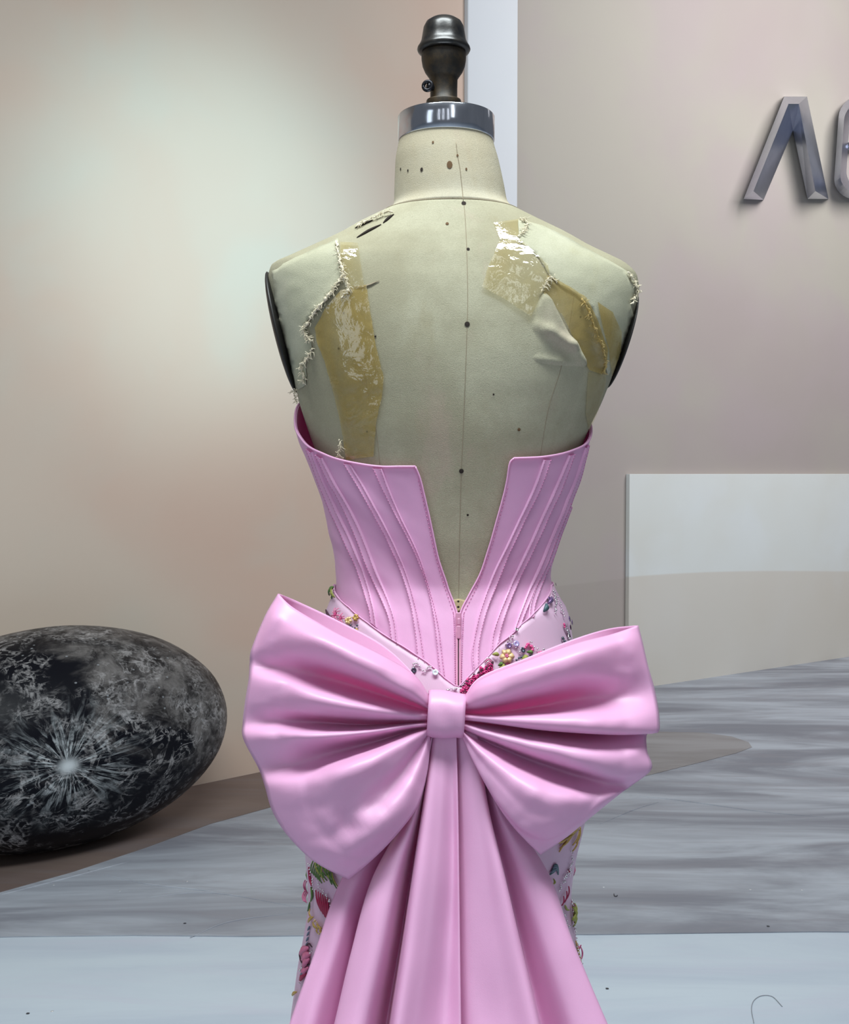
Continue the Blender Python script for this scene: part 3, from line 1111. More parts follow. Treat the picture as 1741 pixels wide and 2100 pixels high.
for x, y, r, m_ in ((951, 417, 4.5, 'hole'), (917, 459, 3.2, 'rust'), (960, 511, 3, 'hole'), (958, 665, 5, 'hole'), (946, 966, 4.5, 'hole'), (959, 1056, 2.2, 'hole'), (940, 1234, 4.5, 'hole'), (940, 1245, 4.5, 'hole'),
                    (705, 642, 2, 'hole'), (695, 715, 2.2, 'hole'), (770, 690, 2, 'hole'), (753, 885, 2, 'hole'), (1190, 650, 2, 'hole'), (1012, 809, 1.8, 'hole'), (1064, 881, 3.2, 'rust')):
    disc_on('pin_hole', BT, x, y, r, m_, torso)
for x, y, r, m_ in ((922, 338, 5.5, 'rust'), (865, 348, 3, 'hole'), (837, 350, 2, 'hole'), (822, 347, 2.2, 'hole'), (956, 347, 2, 'rust'), (938, 319, 2, 'rust'), (888, 287 + 5, 2, 'rust')):
    disc_on('pin_hole', BT, x, y, r, m_, neck, sq=1.4)
o = patch('waist_tab', [(924, 1231), (940, 1228), (957, 1232), (953, 1244), (946, 1254), (934, 1254), (927, 1243)], BT, 'fray', torso, 0.0004, 5)
o['label'] = 'small frayed cotton tab with two holes'
o.data.materials[0] = simple('tab_cotton', (0.42, 0.34, 0.2), 0.9, var=0.3, scale=300)

# ================================================================== GOWN
gown = empty('gown', BASE)
setp(gown, 'pink satin strapless gown with boned open back and a huge bow', 'gown')


def tz(px, py):
    p, n = hit(BD, px, py)
    return DRESS.inv(p)


def tzs(th_deg, py):
    return (math.radians(th_deg), zof(py))


def bod_w(q, side):
    al = q.x * 0.75 * side - q.z * 0.66
    ac = q.x * 0.66 * side + q.z * 0.75
    w = noise.noise(Vector((al * 11, ac * 42, q.y * 6 + side))) * (0.0026 if side > 0 else 0.0018)
    return w + noise.noise(Vector((al * 22, ac * 95, 3 + side))) * 0.0008


def bodice_half(side, vedge, top, bottom):
    """Coons patch in (angle, height) space from the back opening round to the front centre"""
    V, T, B = [np.array(x, float) for x in (vedge, top, bottom)]
    NS, NT = 90, 70
    T_ = resample(crom(T, 10), NS)
    B_ = resample(crom(B, 10), NS)
    V_ = resample(crom(V, 6), NT)
    F_ = np.array([T_[-1] * (1 - t) + B_[-1] * t for t in np.linspace(0, 1, NT)])
    vs = []
    for i in range(NS):
        s = i / (NS - 1)
        for j in range(NT):
            t = j / (NT - 1)
            p = (1 - s) * V_[j] + s * F_[j] + (1 - t) * T_[i] + t * B_[i] - ((1 - s) * (1 - t) * V_[0] + s * (1 - t) * T_[-1] + (1 - s) * t * V_[-1] + s * t * F_[-1])
            q = DRESS.pt(p[0], p[1])
            w = bod_w(q, side)
            w *= min(1, s * 8) * min(1, t * 10)
            vs.append(DRESS.pt(p[0], p[1], w))
    o = mesh_obj('bodice_panel', vs, grid_faces(NS, NT), 'satin', gown, solid=0.0016, offset=-1)
    # make sure normals point outwards so the thickness goes inwards
    bm = bmesh.new()
    bm.from_mesh(o.data)
    bm.faces.ensure_lookup_table()
    f = bm.faces[len(bm.faces) // 8]
    c = f.calc_center_median()
    if f.normal.dot(Vector((c.x - FX, c.y - YC, 0))) < 0:
        bmesh.ops.reverse_faces(bm, faces=bm.faces)
    bm.to_mesh(o.data)
    bm.free()
    # rolled top edge
    pts = [DRESS.pt(a, z, 0.0004) for a, z in T_]
    e = tube('neckline_binding', pts, 0.0012, 'satin', o, 6)
    pts = [DRESS.pt(a, z, 0.0006) for a, z in V_[:-2]]
    tube('opening_piping', pts, 0.0009, 'satin', o, 6)
    return o


vl = [tz(*p) for p in ((852, 957), (863, 985), (875, 1035), (886, 1085), (899, 1145), (917, 1200), (937, 1256), (937, 1300), (937, 1360), (937, 1425))]
tl = [vl[0]] + [tz(*p) for p in ((820, 957), (780, 957), (735, 951), (690, 941), (662, 930))] + [tzs(-68, 915), tzs(-78, 888), tzs(-86, 858), tzs(-96, 828), tzs(-115, 805), tzs(-150, 800), tzs(-180, 830)]
bl = [vl[-1]] + [tz(*p) for p in ((870, 1395), (800, 1345), (740, 1295))] + [tzs(-75, 1235), tzs(-90, 1225), tzs(-120, 1260), tzs(-180, 1400)]
bod_l = bodice_half(1, vl, tl, bl)
bod_l['label'] = 'left satin bodice panel with slanting boning'
vr = [tz(*p) for p in ((1053, 940), (1044, 952), (1036, 1000), (1020, 1060), (1003, 1120), (978, 1190), (944, 1256), (943.5, 1300), (943, 1360), (943, 1425))]
tr_ = [vr[0]] + [tz(*p) for p in ((1085, 939), (1115, 937), (1150, 931), (1178, 922))] + [tzs(70, 912), tzs(80, 895), tzs(90, 872), tzs(100, 845), tzs(118, 815), tzs(150, 800), tzs(180, 830)]
br = [vr[-1]] + [tz(*p) for p in ((985, 1405), (1035, 1335), (1085, 1290))] + [tzs(75, 1235), tzs(90, 1222), tzs(120, 1260), tzs(180, 1400)]
bod_r = bodice_half(-1, vr, tr_, br)
bod_r['label'] = 'right satin bodice panel with pale slanting boning'


# boning channels
def channel(left, right, parent, stitch, side, z_off=0.0008):
    n = 46
    A = resample(crom(left, 8), n)
    B = resample(crom(right, 8), n)
    prof = [0.0, 1.0, 0.8, 0.75, 0.8, 1.0, 0.0]
    tt = [0.0, 0.07, 0.2, 0.5, 0.8, 0.93, 1.0]
    vs = []
    for i in range(n):
        for k, h in enumerate(prof):
            t = tt[k]
            x, y = A[i] * (1 - t) + B[i] * t
            p, nn = hit(BD, x, y)
            vs.append(p + nn * (z_off - 0.0012 + 0.0036 * h + bod_w(p, side)))
    o = mesh_obj('boning_channel', vs, grid_faces(n, len(prof)), 'satin', parent)
    for E, O in ((A, B), (B, A)):
        S = resample(E * 0.86 + O * 0.14, int(np.sum(np.linalg.norm(np.diff(E, axis=0), axis=1)) / 3.2))
        for i in range(0, len(S) - 1, 2):
            p, nn = hit(BD, *S[i])
            q, n2 = hit(BD, *S[i + 1])
            p, q = p + nn * (z_off + 0.0021 + bod_w(p, side)), q + n2 * (z_off + 0.0021 + bod_w(q, side))
            v_, f_ = tube_geo([p, q], 0.00035, 4)
            stitch.add(v_, f_)
    return o


st_l, st_r = Geo(), Geo()
for l, r in (([(765, 960), (792, 1018), (844, 1119), (874, 1197), (889, 1268), (898, 1354), (901, 1378)], [(784, 960), (814, 1040), (859, 1137), (883, 1216), (900, 1287), (911, 1372), (914, 1392)]),
             ([(705, 950), (751, 1022), (799, 1119), (833, 1205), (848, 1276), (856, 1352)], [(720, 952), (769, 1033), (814, 1126), (842, 1200), (860, 1276), (873, 1362)]),
             ([(650, 930), (718, 1078), (760, 1178), (796, 1262), (803, 1312)], [(663, 938), (735, 1078), (777, 1178), (809, 1261), (817, 1322)]),
             ([(632, 918), (674, 1040), (725, 1149), (757, 1240), (760, 1276)], [(643, 926), (688, 1040), (740, 1149), (768, 1238), (774, 1288)])):
    channel(l, r, bod_l, st_l, 1)
for l, r in (([(1113, 942), (1087, 1014), (1038, 1119), (1008, 1182), (982, 1257), (969, 1320), (966, 1343), (970, 1385)], [(1128, 942), (1102, 1014), (1051, 1119), (1022, 1193), (998, 1257), (984, 1317), (981, 1362)]),
             ([(1165, 933), (1131, 1014), (1083, 1119), (1049, 1193), (1019, 1268), (1008, 1305), (1006, 1340)], [(1176, 930), (1145, 1014), (1097, 1119), (1063, 1193), (1035, 1268), (1022, 1318)]),
             ([(1199, 918), (1172, 999), (1129, 1104), (1090, 1193), (1064, 1261), (1052, 1295)], [(1205, 912), (1182, 995), (1141, 1104), (1103, 1193), (1077, 1257), (1066, 1285)]),
             ([(1166, 1030), (1140, 1095), (1112, 1165), (1094, 1212), (1085, 1238), (1083, 1270)], [(1169, 1040), (1147, 1100), (1122, 1165), (1104, 1214), (1096, 1240), (1093, 1266)])):
    channel(l, r, bod_r, st_r, -1)
for g_, line in ((st_l, [(930, 1258), (932, 1300), (933, 1360), (934, 1416)]), (st_r, [(951, 1258), (949, 1300), (947, 1360), (946, 1416)]), (st_l, [(858, 985), (870, 1035), (881, 1085), (894, 1145), (911, 1200), (930, 1258)]),
                 (st_r, [(1041, 1000), (1025, 1060), (1008, 1120), (983, 1190), (951, 1258)])):
    S = resample(crom(line, 8), 70)
    for i in range(0, 69, 2):
        v_, f_ = tube_geo([hit(BD, *S[i], 0.0006)[0], hit(BD, *S[i + 1], 0.0006)[0]], 0.00032, 4)
        g_.add(v_, f_)
for g_, p_ in ((st_l, bod_l), (st_r, bod_r)):
    setp(mesh_obj('stitching', g_.v, g_.f, 'stitch', p_), kind='stuff')

# zipper
S = [hit(BD, 940, y, 0.0002)[0] for y in np.linspace(1262, 1424, 40)]
zipper = tube('zipper', S, 0.0009, 'zip_gap', gown, 6)
zipper['label'] = 'thin dark zip line'
for dx in (-3.2, 3.2):
    S = [hit(BD, 940 + dx, y, 0.0006)[0] for y in np.linspace(1258, 1424, 40)]
    tube('zip_tape', S, 0.0011, 'zip', zipper, 6)


def zbox(name, x0, x1, y0, y1, h0, h1, parent):
    a, n = hit(BD, 940, (y0 + y1) / 2)
    Yh0, Yh1 = a.y - h0, a.y - h1
    vs = [W(x, y, Y) for Y in (Yh0, Yh1) for x, y in ((x0, y0), (x1, y0), (x1, y1), (x0, y1))]
    o = mesh_obj(name, vs, [(0, 1, 2, 3), (4, 7, 6, 5), (0, 4, 5, 1), (1, 5, 6, 2), (2, 6, 7, 3), (3, 7, 4, 0)], 'zip', parent, smooth_sh=False)
    md = o.modifiers.new('bevel', 'BEVEL')
    md.width = 0.0009
    md.segments = 3
    return o


zbox('slider', 934.5, 945.5, 1256, 1284, 0.0, 0.0040, zipper)
zbox('pull_bridge', 937.5, 944, 1268, 1282, 0.0036, 0.0056, zipper)
zbox('pull_tab', 936.5, 944.5, 1283, 1310, 0.0028, 0.0046, zipper)


# ------------------------------------------------------------------ skirt
def skirt_top(th):
    return float(np.interp(th, ST_T, ST_Z))


sl = [tz(*p) for p in ((938, 1409), (915, 1392), (896, 1373), (874, 1355), (834, 1328), (803, 1309), (757, 1276), (720, 1245))] + [tzs(-78, 1205), tzs(-95, 1200), tzs(-120, 1240), tzs(-180, 1360)]
sr = [tz(*p) for p in ((942, 1406), (960, 1386), (977, 1368), (997, 1348), (1021, 1320), (1048, 1299), (1066, 1279), (1093, 1254), (1108, 1238))] + [tzs(75, 1195), tzs(95, 1195), tzs(120, 1240), tzs(180, 1360)]
pairs = sorted([(a, z) for a, z in sl + sr], key=lambda t: t[0])
ST_T = np.array([p[0] for p in pairs])
ST_Z = np.array([p[1] for p in pairs])
NTH, NZ = 220, 130
vs = []
for j in range(NTH):
    th = -math.pi + 2 * math.pi * j / NTH
    zt = skirt_top(th)
    for i in range(NZ):
        t = i / (NZ - 1)
        z = zt + (0.012 - zt) * t
        off = 0.0022 + 0.0012 * noise.noise(Vector((th * 6, z * 14, 0)))
        if z < 0.35:
            off += (0.35 - z) * 0.10 * math.sin(th * 11 + 1.0) * 0.5
        vs.append(DRESS.pt(th, z, off))
skirt = mesh_obj('skirt', vs, grid_faces(NTH, NZ, True, False), 'skirt', gown, solid=0.0012, offset=-1)
skirt['label'] = 'pale pink fitted skirt covered with beads and embroidered flowers'
dv2 = vs
BS = BVHTree.FromPolygons(vs, grid_faces(NTH, NZ, True, False))
# folded seam edge
pts = [DRESS.pt(th, skirt_top(th), 0.0026) for th in np.linspace(-math.pi * .62, math.pi * .62, 140)]
tube('waist_seam', pts, 0.0007, 'satin', skirt, 6)

# ------------------------------------------------------------------ embellishments
M['sq_purple'] = simple('purple_sequin', (0.22, 0.13, 0.30), 0.22, 0.5)
M['sq_lilac'] = simple('lilac_sequin', (0.52, 0.46, 0.78), 0.2, 0.4)
M['sq_white'] = simple('pearl_sequin', (0.72, 0.84, 0.84), 0.2, 0.3)
M['sq_grey'] = simple('grey_sequin', (0.10, 0.12, 0.15), 0.25, 0.6)
M['sq_teal'] = simple('teal_petal', (0.06, 0.12, 0.14), 0.45)
M['sq_magenta'] = simple('magenta_sequin', (0.42, 0.02, 0.14), 0.25, 0.35)
M['sq_plum'] = simple('plum_sequin', (0.06, 0.015, 0.05), 0.3, 0.4)
M['pinkbead'] = simple('pink_bead', (0.66, 0.08, 0.26), 0.15, 0.0)
M['silver'] = simple('silver_bead', (0.72, 0.70, 0.72), 0.14, 0.9)
M['gold'] = simple('gold_thread', (0.50, 0.33, 0.09), 0.4, 0.2, var=0.35, scale=400)
M['goldpale'] = simple('pale_gold_petal', (0.74, 0.56, 0.28), 0.35, 0.15, var=0.2, scale=300)
M['green'] = simple('green_leaf_thread', (0.08, 0.17, 0.035), 0.6, var=0.5, scale=400)
M['lime'] = simple('lime_thread', (0.28, 0.30, 0.06), 0.6, var=0.4, scale=400)
M['crimson'] = simple('crimson_thread', (0.34, 0.012, 0.07), 0.5, var=0.4, scale=400)
M['rose'] = simple('rose_thread', (0.60, 0.16, 0.30), 0.6, var=0.3, scale=400)
M['dkthread'] = simple('dark_plum_thread', (0.05, 0.012, 0.03), 0.6)
M['bluegrey'] = simple('blue_grey_thread', (0.13, 0.17, 0.24), 0.55, var=0.35, scale=400)

# shared unit meshes
SEQ_ME = {}


def seq_mesh(mat):
    if mat not in SEQ_ME:
        n = 16
        vs, fs = [], []
        for r, z in ((0.14, 0.0), (0.6, 0.10), (1.0, 0.22), (0.98, 0.12), (0.6, 0.0), (0.14, -0.08)):
            for k in range(n):
                a = 2 * math.pi * k / n
                vs.append((r * math.cos(a), r * math.sin(a), z))
        fs = grid_faces(6, n, True, True)
        me = bpy.data.meshes.new('sequin')
        me.from_pydata(vs, [], fs)
        me.polygons.foreach_set('use_smooth', [True] * len(me.polygons))
        me.materials.append(M[mat])
        SEQ_ME[mat] = me
    return SEQ_ME[mat]


def sequin(px, py, r_px, mat, tilt=(0, 0), off=0.002, parent=None):
    p, n = hit(BS, px, py, off)
    o = bpy.data.objects.new('sequin', seq_mesh(mat))
    COL.objects.link(o)
    o.parent = parent or skirt
    q = (n + Vector((tilt[0], 0, tilt[1]))).normalized().to_track_quat('Z', 'Y')
    o.rotation_mode = 'QUATERNION'
    o.rotation_quaternion = q
    o.location = p
    s = r_px * p.y / F
    o.scale = (s, s, s)
    return o


def petal_geo(g, p, q, w, lift, n):
    """leaf blade from p to q, width w, bowed away along n"""
    p, q = Vector(p), Vector(q)
    d = q - p
    side = d.cross(n)
    if side.length < 1e-9:
        return
    side.normalize()
    rows = []
    K = 7
    for i in range(K):
        t = i / (K - 1)
        ww = w * math.sin(math.pi * (0.08 + 0.86 * t)) ** 0.8
        c = p + d * t + n * (lift * math.sin(math.pi * t))
        rows += [c - side * ww + n * 0.0002, c + n * (0.0012), c + side * ww + n * 0.0002, c - n * 0.0003]
    fs = grid_faces(K, 4, False, True) + [(0, 1, 2, 3), (4 * K - 4, 4 * K - 3, 4 * K - 2, 4 * K - 1)]
    g.add(rows, fs)


def flower(name, px, py, r_px, petals, mat, cmat='pinkbead', seed=0, off=0.002, parent=None, asp=0.42):
    rnd = random.Random(seed)
    p, n = hit(BS, px, py, off)
    q = n.to_track_quat('Z', 'Y')
    g = Geo()
    R_ = r_px * p.y / F
    for k in range(petals):
        a = 2 * math.pi * (k + rnd.uniform(-.15, .15)) / petals
        d = q @ Vector((math.cos(a), math.sin(a), 0))
        petal_geo(g, p + d * R_ * 0.1, p + d * R_ * rnd.uniform(.8, 1.1), R_ * asp, R_ * 0.3, n)
    o = mesh_obj(name, g.v, g.f, mat, parent or skirt)
    g = Geo()
    for k in range(5):
        a = 2 * math.pi * k / 5
        bead_geo(g, p + q @ Vector((math.cos(a), math.sin(a), 0)) * R_ * .13 + n * R_ * .28, R_ * .14)
    me = mesh_obj(name.replace('flower', 'flower') + '_heart', g.v, g.f, cmat, parent or skirt)
    return o


ICO = None


def bead_geo(g, c, r, stretch=None):
    global ICO
    if ICO is None:
        bm = bmesh.new()
        bmesh.ops.create_icosphere(bm, subdivisions=1, radius=1)
        ICO = ([v.co.copy() for v in bm.verts], [tuple(v.index for v in f.verts) for f in bm.faces])
        bm.free()
    vs = []
    for v in ICO[0]:
        k = v * r
        if stretch is not None:
            k = k + stretch * v.dot(stretch.normalized())
        vs.append(Vector(c) + k)
    g.add(vs, ICO[1])


def bead_line(line, n, r_px, mat, seed=0, jit=1.5, off=0.0022, bugle=0.0):
    rnd = random.Random(seed)
    g = Geo()
    L = resample(crom(line, 6) if len(line) > 2 else line, n)
    for i, (x, y) in enumerate(L):
        p, nn = hit(BS, x + rnd.uniform(-jit, jit), y + rnd.uniform(-jit, jit), off)
        st = None
        if bugle and i + 1 < n:
            d = L[i + 1] - L[i]
            st = Vector((d[0], 0, -d[1])).normalized() * bugle * px2
        bead_geo(g, p, r_px * px2 * rnd.uniform(.7, 1.2), st)
    return setp(mesh_obj('beadwork', g.v, g.f, mat, skirt), kind='stuff')


def leaf(px0, px1, w_px, mat, name='leaf', lift=0.003, off=0.0018):
    a, n = hit(BS, *px0, off)
    b, n2 = hit(BS, *px1, off)
    g = Geo()
    petal_geo(g, a, b, w_px * px2, lift, (n + n2).normalized())
    return mesh_obj(name, g.v, g.f, mat, skirt)


def thread_line(line, w_px, mat, name='embroidery_line', off=0.0016, n=24):
    pts = [hit(BS, x, y, off)[0] for x, y in resample(crom(line, 6) if len(line) > 2 else line, n)]
    return tube(name, pts, [w_px * px2 * (0.55 + 0.45 * math.sin(math.pi * (i + .5) / n)) for i in range(n)], mat, skirt, 5)


# back left, above the bow
leaf((692, 1205), (676, 1222), 7, 'green')
leaf((694, 1214), (682, 1228), 6, 'green')
leaf((690, 1206), (690, 1226), 5, 'lime')
flower('thread_flower', 693, 1262, 16, 9, 'rose', 'pinkbead', 1, asp=0.10)
flower('thread_flower', 704, 1270, 12, 8, 'rose', 'pinkbead', 2, asp=0.12)
thread_line([(671, 1252), (676, 1262), (684, 1270)], 3, 'dkthread')
flower('bead_flower', 718, 1274, 10, 6, 'goldpale', 'gold', 3)
flower('bead_flower', 733, 1268, 9, 6, 'gold', 'goldpale', 4)
bead_line([(722, 1283), (728, 1290), (734, 1284)], 5, 2.6, 'sq_grey', 3)
bead_line([(734, 1292), (738, 1297)], 3, 2.6, 'gold', 4)
# thin band right under the bodice seam
sequin(885, 1364, 6, 'sq_grey', (0.3, 0.5))
sequin(893, 1380, 6.5, 'sq_white', (0.0, 0.1))
sequin(849, 1376, 6, 'sq_grey', (0.5, -0.4))
bead_line([(848, 1370), (852, 1360), (858, 1364), (864, 1368)], 8, 2.2, 'silver', 5)
bead_line([(866, 1376), (872, 1378), (876, 1371), (884, 1368)], 8, 2.0, 'silver', 6)
bead_line([(918, 1417), (925, 1414), (932, 1415), (937, 1412)], 8, 2.6, 'silver', 7)
# magenta sequin patch beside the zip
g = Geo()
rnd = random.Random(3)
gm = {'sq_magenta': [], 'pinkbead': [], 'dkthread': []}
poly_l = [(946, 1420), (962, 1400), (985, 1371), (1000, 1352), (1008, 1356), (1012, 1374)]
cnt = 0
for k in range(1600):
    t = rnd.random()
    x = 944 + 66 * t
    ytop = 1404 - 58 * t + (6 if t > .8 else 0)
    y = rnd.uniform(ytop + 4, ytop + 44)
    if x > 1012 or y > 1440:
        continue
    m_ = 'dkthread' if rnd.random() < 0.12 or (y < ytop + 9 and rnd.random() < .4) else ('pinkbead' if rnd.random() < .35 else 'sq_magenta')
    gm[m_].append((x, y))
    cnt += 1
    if cnt > 420:
        break
for m_, L in gm.items():
    g = Geo()
    for x, y in L:
        p, n = hit(BS, x, y, 0.0014 + rnd.uniform(0, .0012))
        bead_geo(g, p, rnd.uniform(1.4, 2.6) * px2)
    setp(mesh_obj('sequin_patch', g.v, g.f, m_, skirt), kind='stuff')
for k in range(6):
    thread_line([(992 + k * 1.5, 1356 + k * 3.0), (1000 + k, 1350 + k * 3.2), (1010, 1358 + k * 3)], 1.2, 'rose' if k % 2 else 'silver')
sequin(985, 1371, 4, 'pinkbead', (0.2, 0.2))
sequin(960, 1395, 5, 'pinkbead', (0.1, 0.3))
# flower cluster right of the zip
flower('bead_flower', 1036, 1347, 17, 6, 'goldpale', 'rose', 8)
leaf((1022, 1330), (1014, 1322), 3, 'lime')
leaf((1022, 1344), (1008, 1343), 4, 'lime')
leaf((1036, 1322), (1026, 1316), 4, 'lime')
leaf((1040, 1316), (1030, 1314), 4, 'lime')
leaf((1036, 1368), (1022, 1372), 6, 'lime')
leaf((1030, 1362), (1020, 1366), 4, 'green')
leaf((1080, 1346), (1068, 1356), 6, 'lime')
leaf((1090, 1340), (1078, 1338), 4, 'green')
sequin(1042, 1325, 6, 'sq_purple', (0, .1))
sequin(1057, 1321, 6.5, 'sq_lilac', (0, .1))
sequin(1070, 1334, 6, 'sq_grey', (.3, .2))
sequin(1040, 1363, 5, 'rose', (0, 0))
sequin(1088, 1349, 6, 'sq_grey', (-.2, .2))
sequin(1058, 1292, 4, 'silver', (.2, .4))
bead_line([(1075, 1330), (1080, 1322), (1086, 1326), (1090, 1332), (1084, 1338)], 14, 3.0, 'pinkbead', 9)
bead_line([(1096, 1346), (1102, 1342), (1106, 1338)], 6, 2.8, 'pinkbead', 10)
bead_line([(1044, 1308), (1052, 1304), (1048, 1316), (1060, 1332), (1064, 1338)], 10, 2.0, 'silver', 11)
bead_line([(1085, 1316), (1090, 1321), (1104, 1336), (1112, 1334), (1140, 1326), (1148, 1327)], 12, 2.0, 'silver', 12, jit=3)
bead_line([(1058, 1354), (1066, 1350), (1074, 1348), (1080, 1352)], 9, 2.4, 'sq_grey', 13)
# right hip
leaf((1120, 1232), (1108, 1242), 7, 'sq_teal', 'sequin_petal')
leaf((1118, 1240), (1112, 1256), 6, 'sq_teal', 'sequin_petal')
leaf((1126, 1216), (1116, 1230), 6, 'sq_purple', 'sequin_petal')
leaf((1129, 1226), (1120, 1240), 5, 'sq_purple', 'sequin_petal')
sequin(1124, 1230, 5.5, 'sq_purple', (.1, .2))
bead_line([(1132, 1214), (1134, 1224), (1137, 1236), (1136, 1250), (1134, 1258)], 12, 2.3, 'silver', 14, bugle=1.5)
bead_line([(1139, 1228), (1145, 1240), (1150, 1256), (1154, 1266)], 9, 2.0, 'silver', 15)
bead_line([(1155, 1283), (1159, 1295), (1163, 1308), (1166, 1318)], 12, 2.6, 'silver', 16, bugle=2)
bead_line([(1150, 1308), (1154, 1316), (1158, 1320)], 7, 2.6, 'sq_grey', 17)
thread_line([(1160, 1290), (1164, 1302), (1167, 1312)], 2.2, 'sq_plum')
sequin(1160, 1271, 6, 'sq_purple', (.5, 0), 0.004)
sequin(1163, 1278, 6, 'sq_purple', (.6, 0), 0.005)
sequin(1162, 1288, 5.5, 'sq_plum', (.5, 0), 0.004)
sequin(1136, 1200, 3.5, 'sq_plum', (.6, 0), 0.002)
bead_line([(1154, 1280), (1155, 1286)], 4, 2.6, 'pinkbead', 18)

# lower left strip of the skirt
rnd = random.Random(11)
for k in range(16):                       # fern
    t = k / 15
    x0, y0 = 650 + 34 * t, 1766 + 22 * t
    leaf((x0, y0), (x0 + rnd.uniform(4, 22), y0 + rnd.uniform(20, 36)), 2.6, 'green' if k % 3 else 'lime', 'fern_blade', 0.002)
for k in range(6):
    leaf((646 + k * 3, 1764 + k * 4), (644 + k * 4, 1790 + k * 4), 2.6, 'green', 'fern_blade', 0.002)
for k in range(6):
    leaf((652 + 4.5 * k, 1824 + 3 * k), (663 + 4 * k, 1868 + 6 * k), 4.2, 'crimson', 'crimson_petal', 0.002)
bead_line([(638, 1770), (642, 1800), (650, 1826), (660, 1850), (668, 1872), (676, 1890)], 26, 2.2, 'silver', 21, jit=3)
bead_line([(652, 1806), (664, 1824), (676, 1840), (684, 1856)], 16, 2.2, 'silver', 22, jit=2.5)
thread_line([(636, 1778), (638, 1800), (642, 1816)], 3, 'crimson')
thread_line([(641, 1818), (643, 1836), (640, 1848)], 3, 'green')
thread_line([(638, 1850), (636, 1862), (634, 1868)], 2.4, 'green')
for a, b in (((640, 1864), (644, 1884)), ((646, 1880), (636, 1892)), ((646, 1890), (654, 1904)), ((654, 1894), (664, 1904)), ((656, 1902), (656, 1914)), ((662, 1900), (664, 1914))):
    leaf(a, b, 4.2, 'gold', 'gold_petal', 0.002)
bead_line([(648, 1886), (656, 1896), (662, 1908), (658, 1914)], 10, 2.4, 'goldpale', 23)
for k in range(5):
    thread_line([(638 - k * 1.5, 1900 + k * 11), (634 - k * 1.5, 1908 + k * 11)], 2.2, 'bluegrey', n=8)
thread_line([(628, 1942), (636, 1935), (643, 1942)], 1.8, 'dkthread')
for a, b in (((636, 1944), (618, 1956)), ((640, 1956), (622, 1968)), ((638, 1966), (624, 1982))):
    leaf(a, b, 9, 'rose', 'rose_petal', 0.002)
thread_line([(620, 1946), (617, 1958), (622, 1974), (634, 1978), (640, 1976)], 1.8, 'dkthread')
leaf((636, 1984), (620, 2000), 7, 'rose', 'rose_petal', 0.002)
leaf((632, 1996), (618, 2010), 7, 'crimson', 'crimson_petal', 0.002)
leaf((632, 1990), (620, 2002), 4, 'bluegrey', 'leaf', 0.002)
bead_line([(642, 1948), (628, 1970), (618, 2002), (616, 2018)], 9, 2.4, 'silver', 24, jit=3)
leaf((612, 2034), (604, 2042), 4, 'gold', 'gold_petal', 0.002)
# lower right strip
for a, b in (((1186, 1690), (1160, 1712)), ((1180, 1700), (1150, 1722)), ((1172, 1706), (1144, 1738)), ((1184, 1700), (1170, 1732)), ((1182, 1716), (1168, 1746)), ((1166, 1702), (1142, 1720)), ((1160, 1716), (1138, 1726)), ((1186, 1694), (1178, 1728))):
    leaf(a, b, 4.2, 'gold', 'gold_petal', 0.002)
thread_line([(1144, 1746), (1152, 1732), (1160, 1720)], 2, 'gold')
for k in range(5):
    thread_line([(1125 + k * 2, 1792 - k * 4.5), (1133 + k * 1.5, 1785 - k * 3), (1142, 1776 + k * 4)], 2.8, 'bluegrey' if k % 2 else 'sq_teal')
leaf((1132, 1800), (1128, 1812), 4, 'lime')
bead_line([(1170, 1746), (1169, 1764), (1166, 1778), (1163, 1794)], 14, 2.4, 'silver', 31, jit=2)
bead_line([(1162, 1786), (1154, 1802), (1147, 1816), (1142, 1826)], 14, 2.4, 'silver', 32, jit=2)
thread_line([(1166, 1780), (1162, 1790)], 3, 'crimson')
for a, b in (((1158, 1826), (1153, 1850)), ((1162, 1816), (1158, 1842)), ((1152, 1836), (1148, 1856))):
    leaf(a, b, 2.6, 'crimson', 'crimson_petal', 0.0015)
thread_line([(1156, 1856), (1159, 1864), (1164, 1866)], 2.4, 'lime')
bead_line([(1169, 1846), (1171, 1862), (1172, 1880), (1176, 1906), (1182, 1950), (1190, 1984)], 24, 2.3, 'silver', 33, jit=1.5)
bead_line([(1150, 1870), (1158, 1892), (1164, 1900)], 9, 2.4, 'silver', 34, jit=3)
thread_line([(1148, 1866), (1152, 1880), (1150, 1890)], 2.6, 'dkthread')
thread_line([(1178, 1930), (1184, 1956), (1190, 1980)], 2.4, 'gold')
thread_line([(1184, 1966), (1190, 1982)], 2.0, 'dkthread')

# sprigs over the rest of the skirt (sides and front)
rnd = random.Random(5)
SPRIG = {}


def sprig_mesh(kind):
    if kind in SPRIG:
        return SPRIG[kind]
    g = Geo()
    n = Vector((0, 0, 1))
    if kind == 'flower':
        for k in range(6):
            a = k * math.pi / 3
            petal_geo(g, (0, 0, 0.002), (0.012 * math.cos(a), 0.012 * math.sin(a), 0.002), 0.0045, 0.003, n)
    else:
        for k in range(5):
            y = -0.016 + k * 0.008
            petal_geo(g, (0, y, 0.002), ((-1) ** k * 0.011, y + 0.007, 0.002), 0.0028, 0.002, n)
        v_, f_ = tube_geo([(0, -0.02, 0.002), (0.001, 0, 0.002), (0, 0.022, 0.002)], 0.0008, 5)
        g.add(v_, f_)
    me = bpy.data.meshes.new('sprig_' + kind)
    me.from_pydata([tuple(v) for v in g.v], [], g.f)
    me.polygons.foreach_set('use_smooth', [True] * len(me.polygons))
    SPRIG[kind] = me
    return me


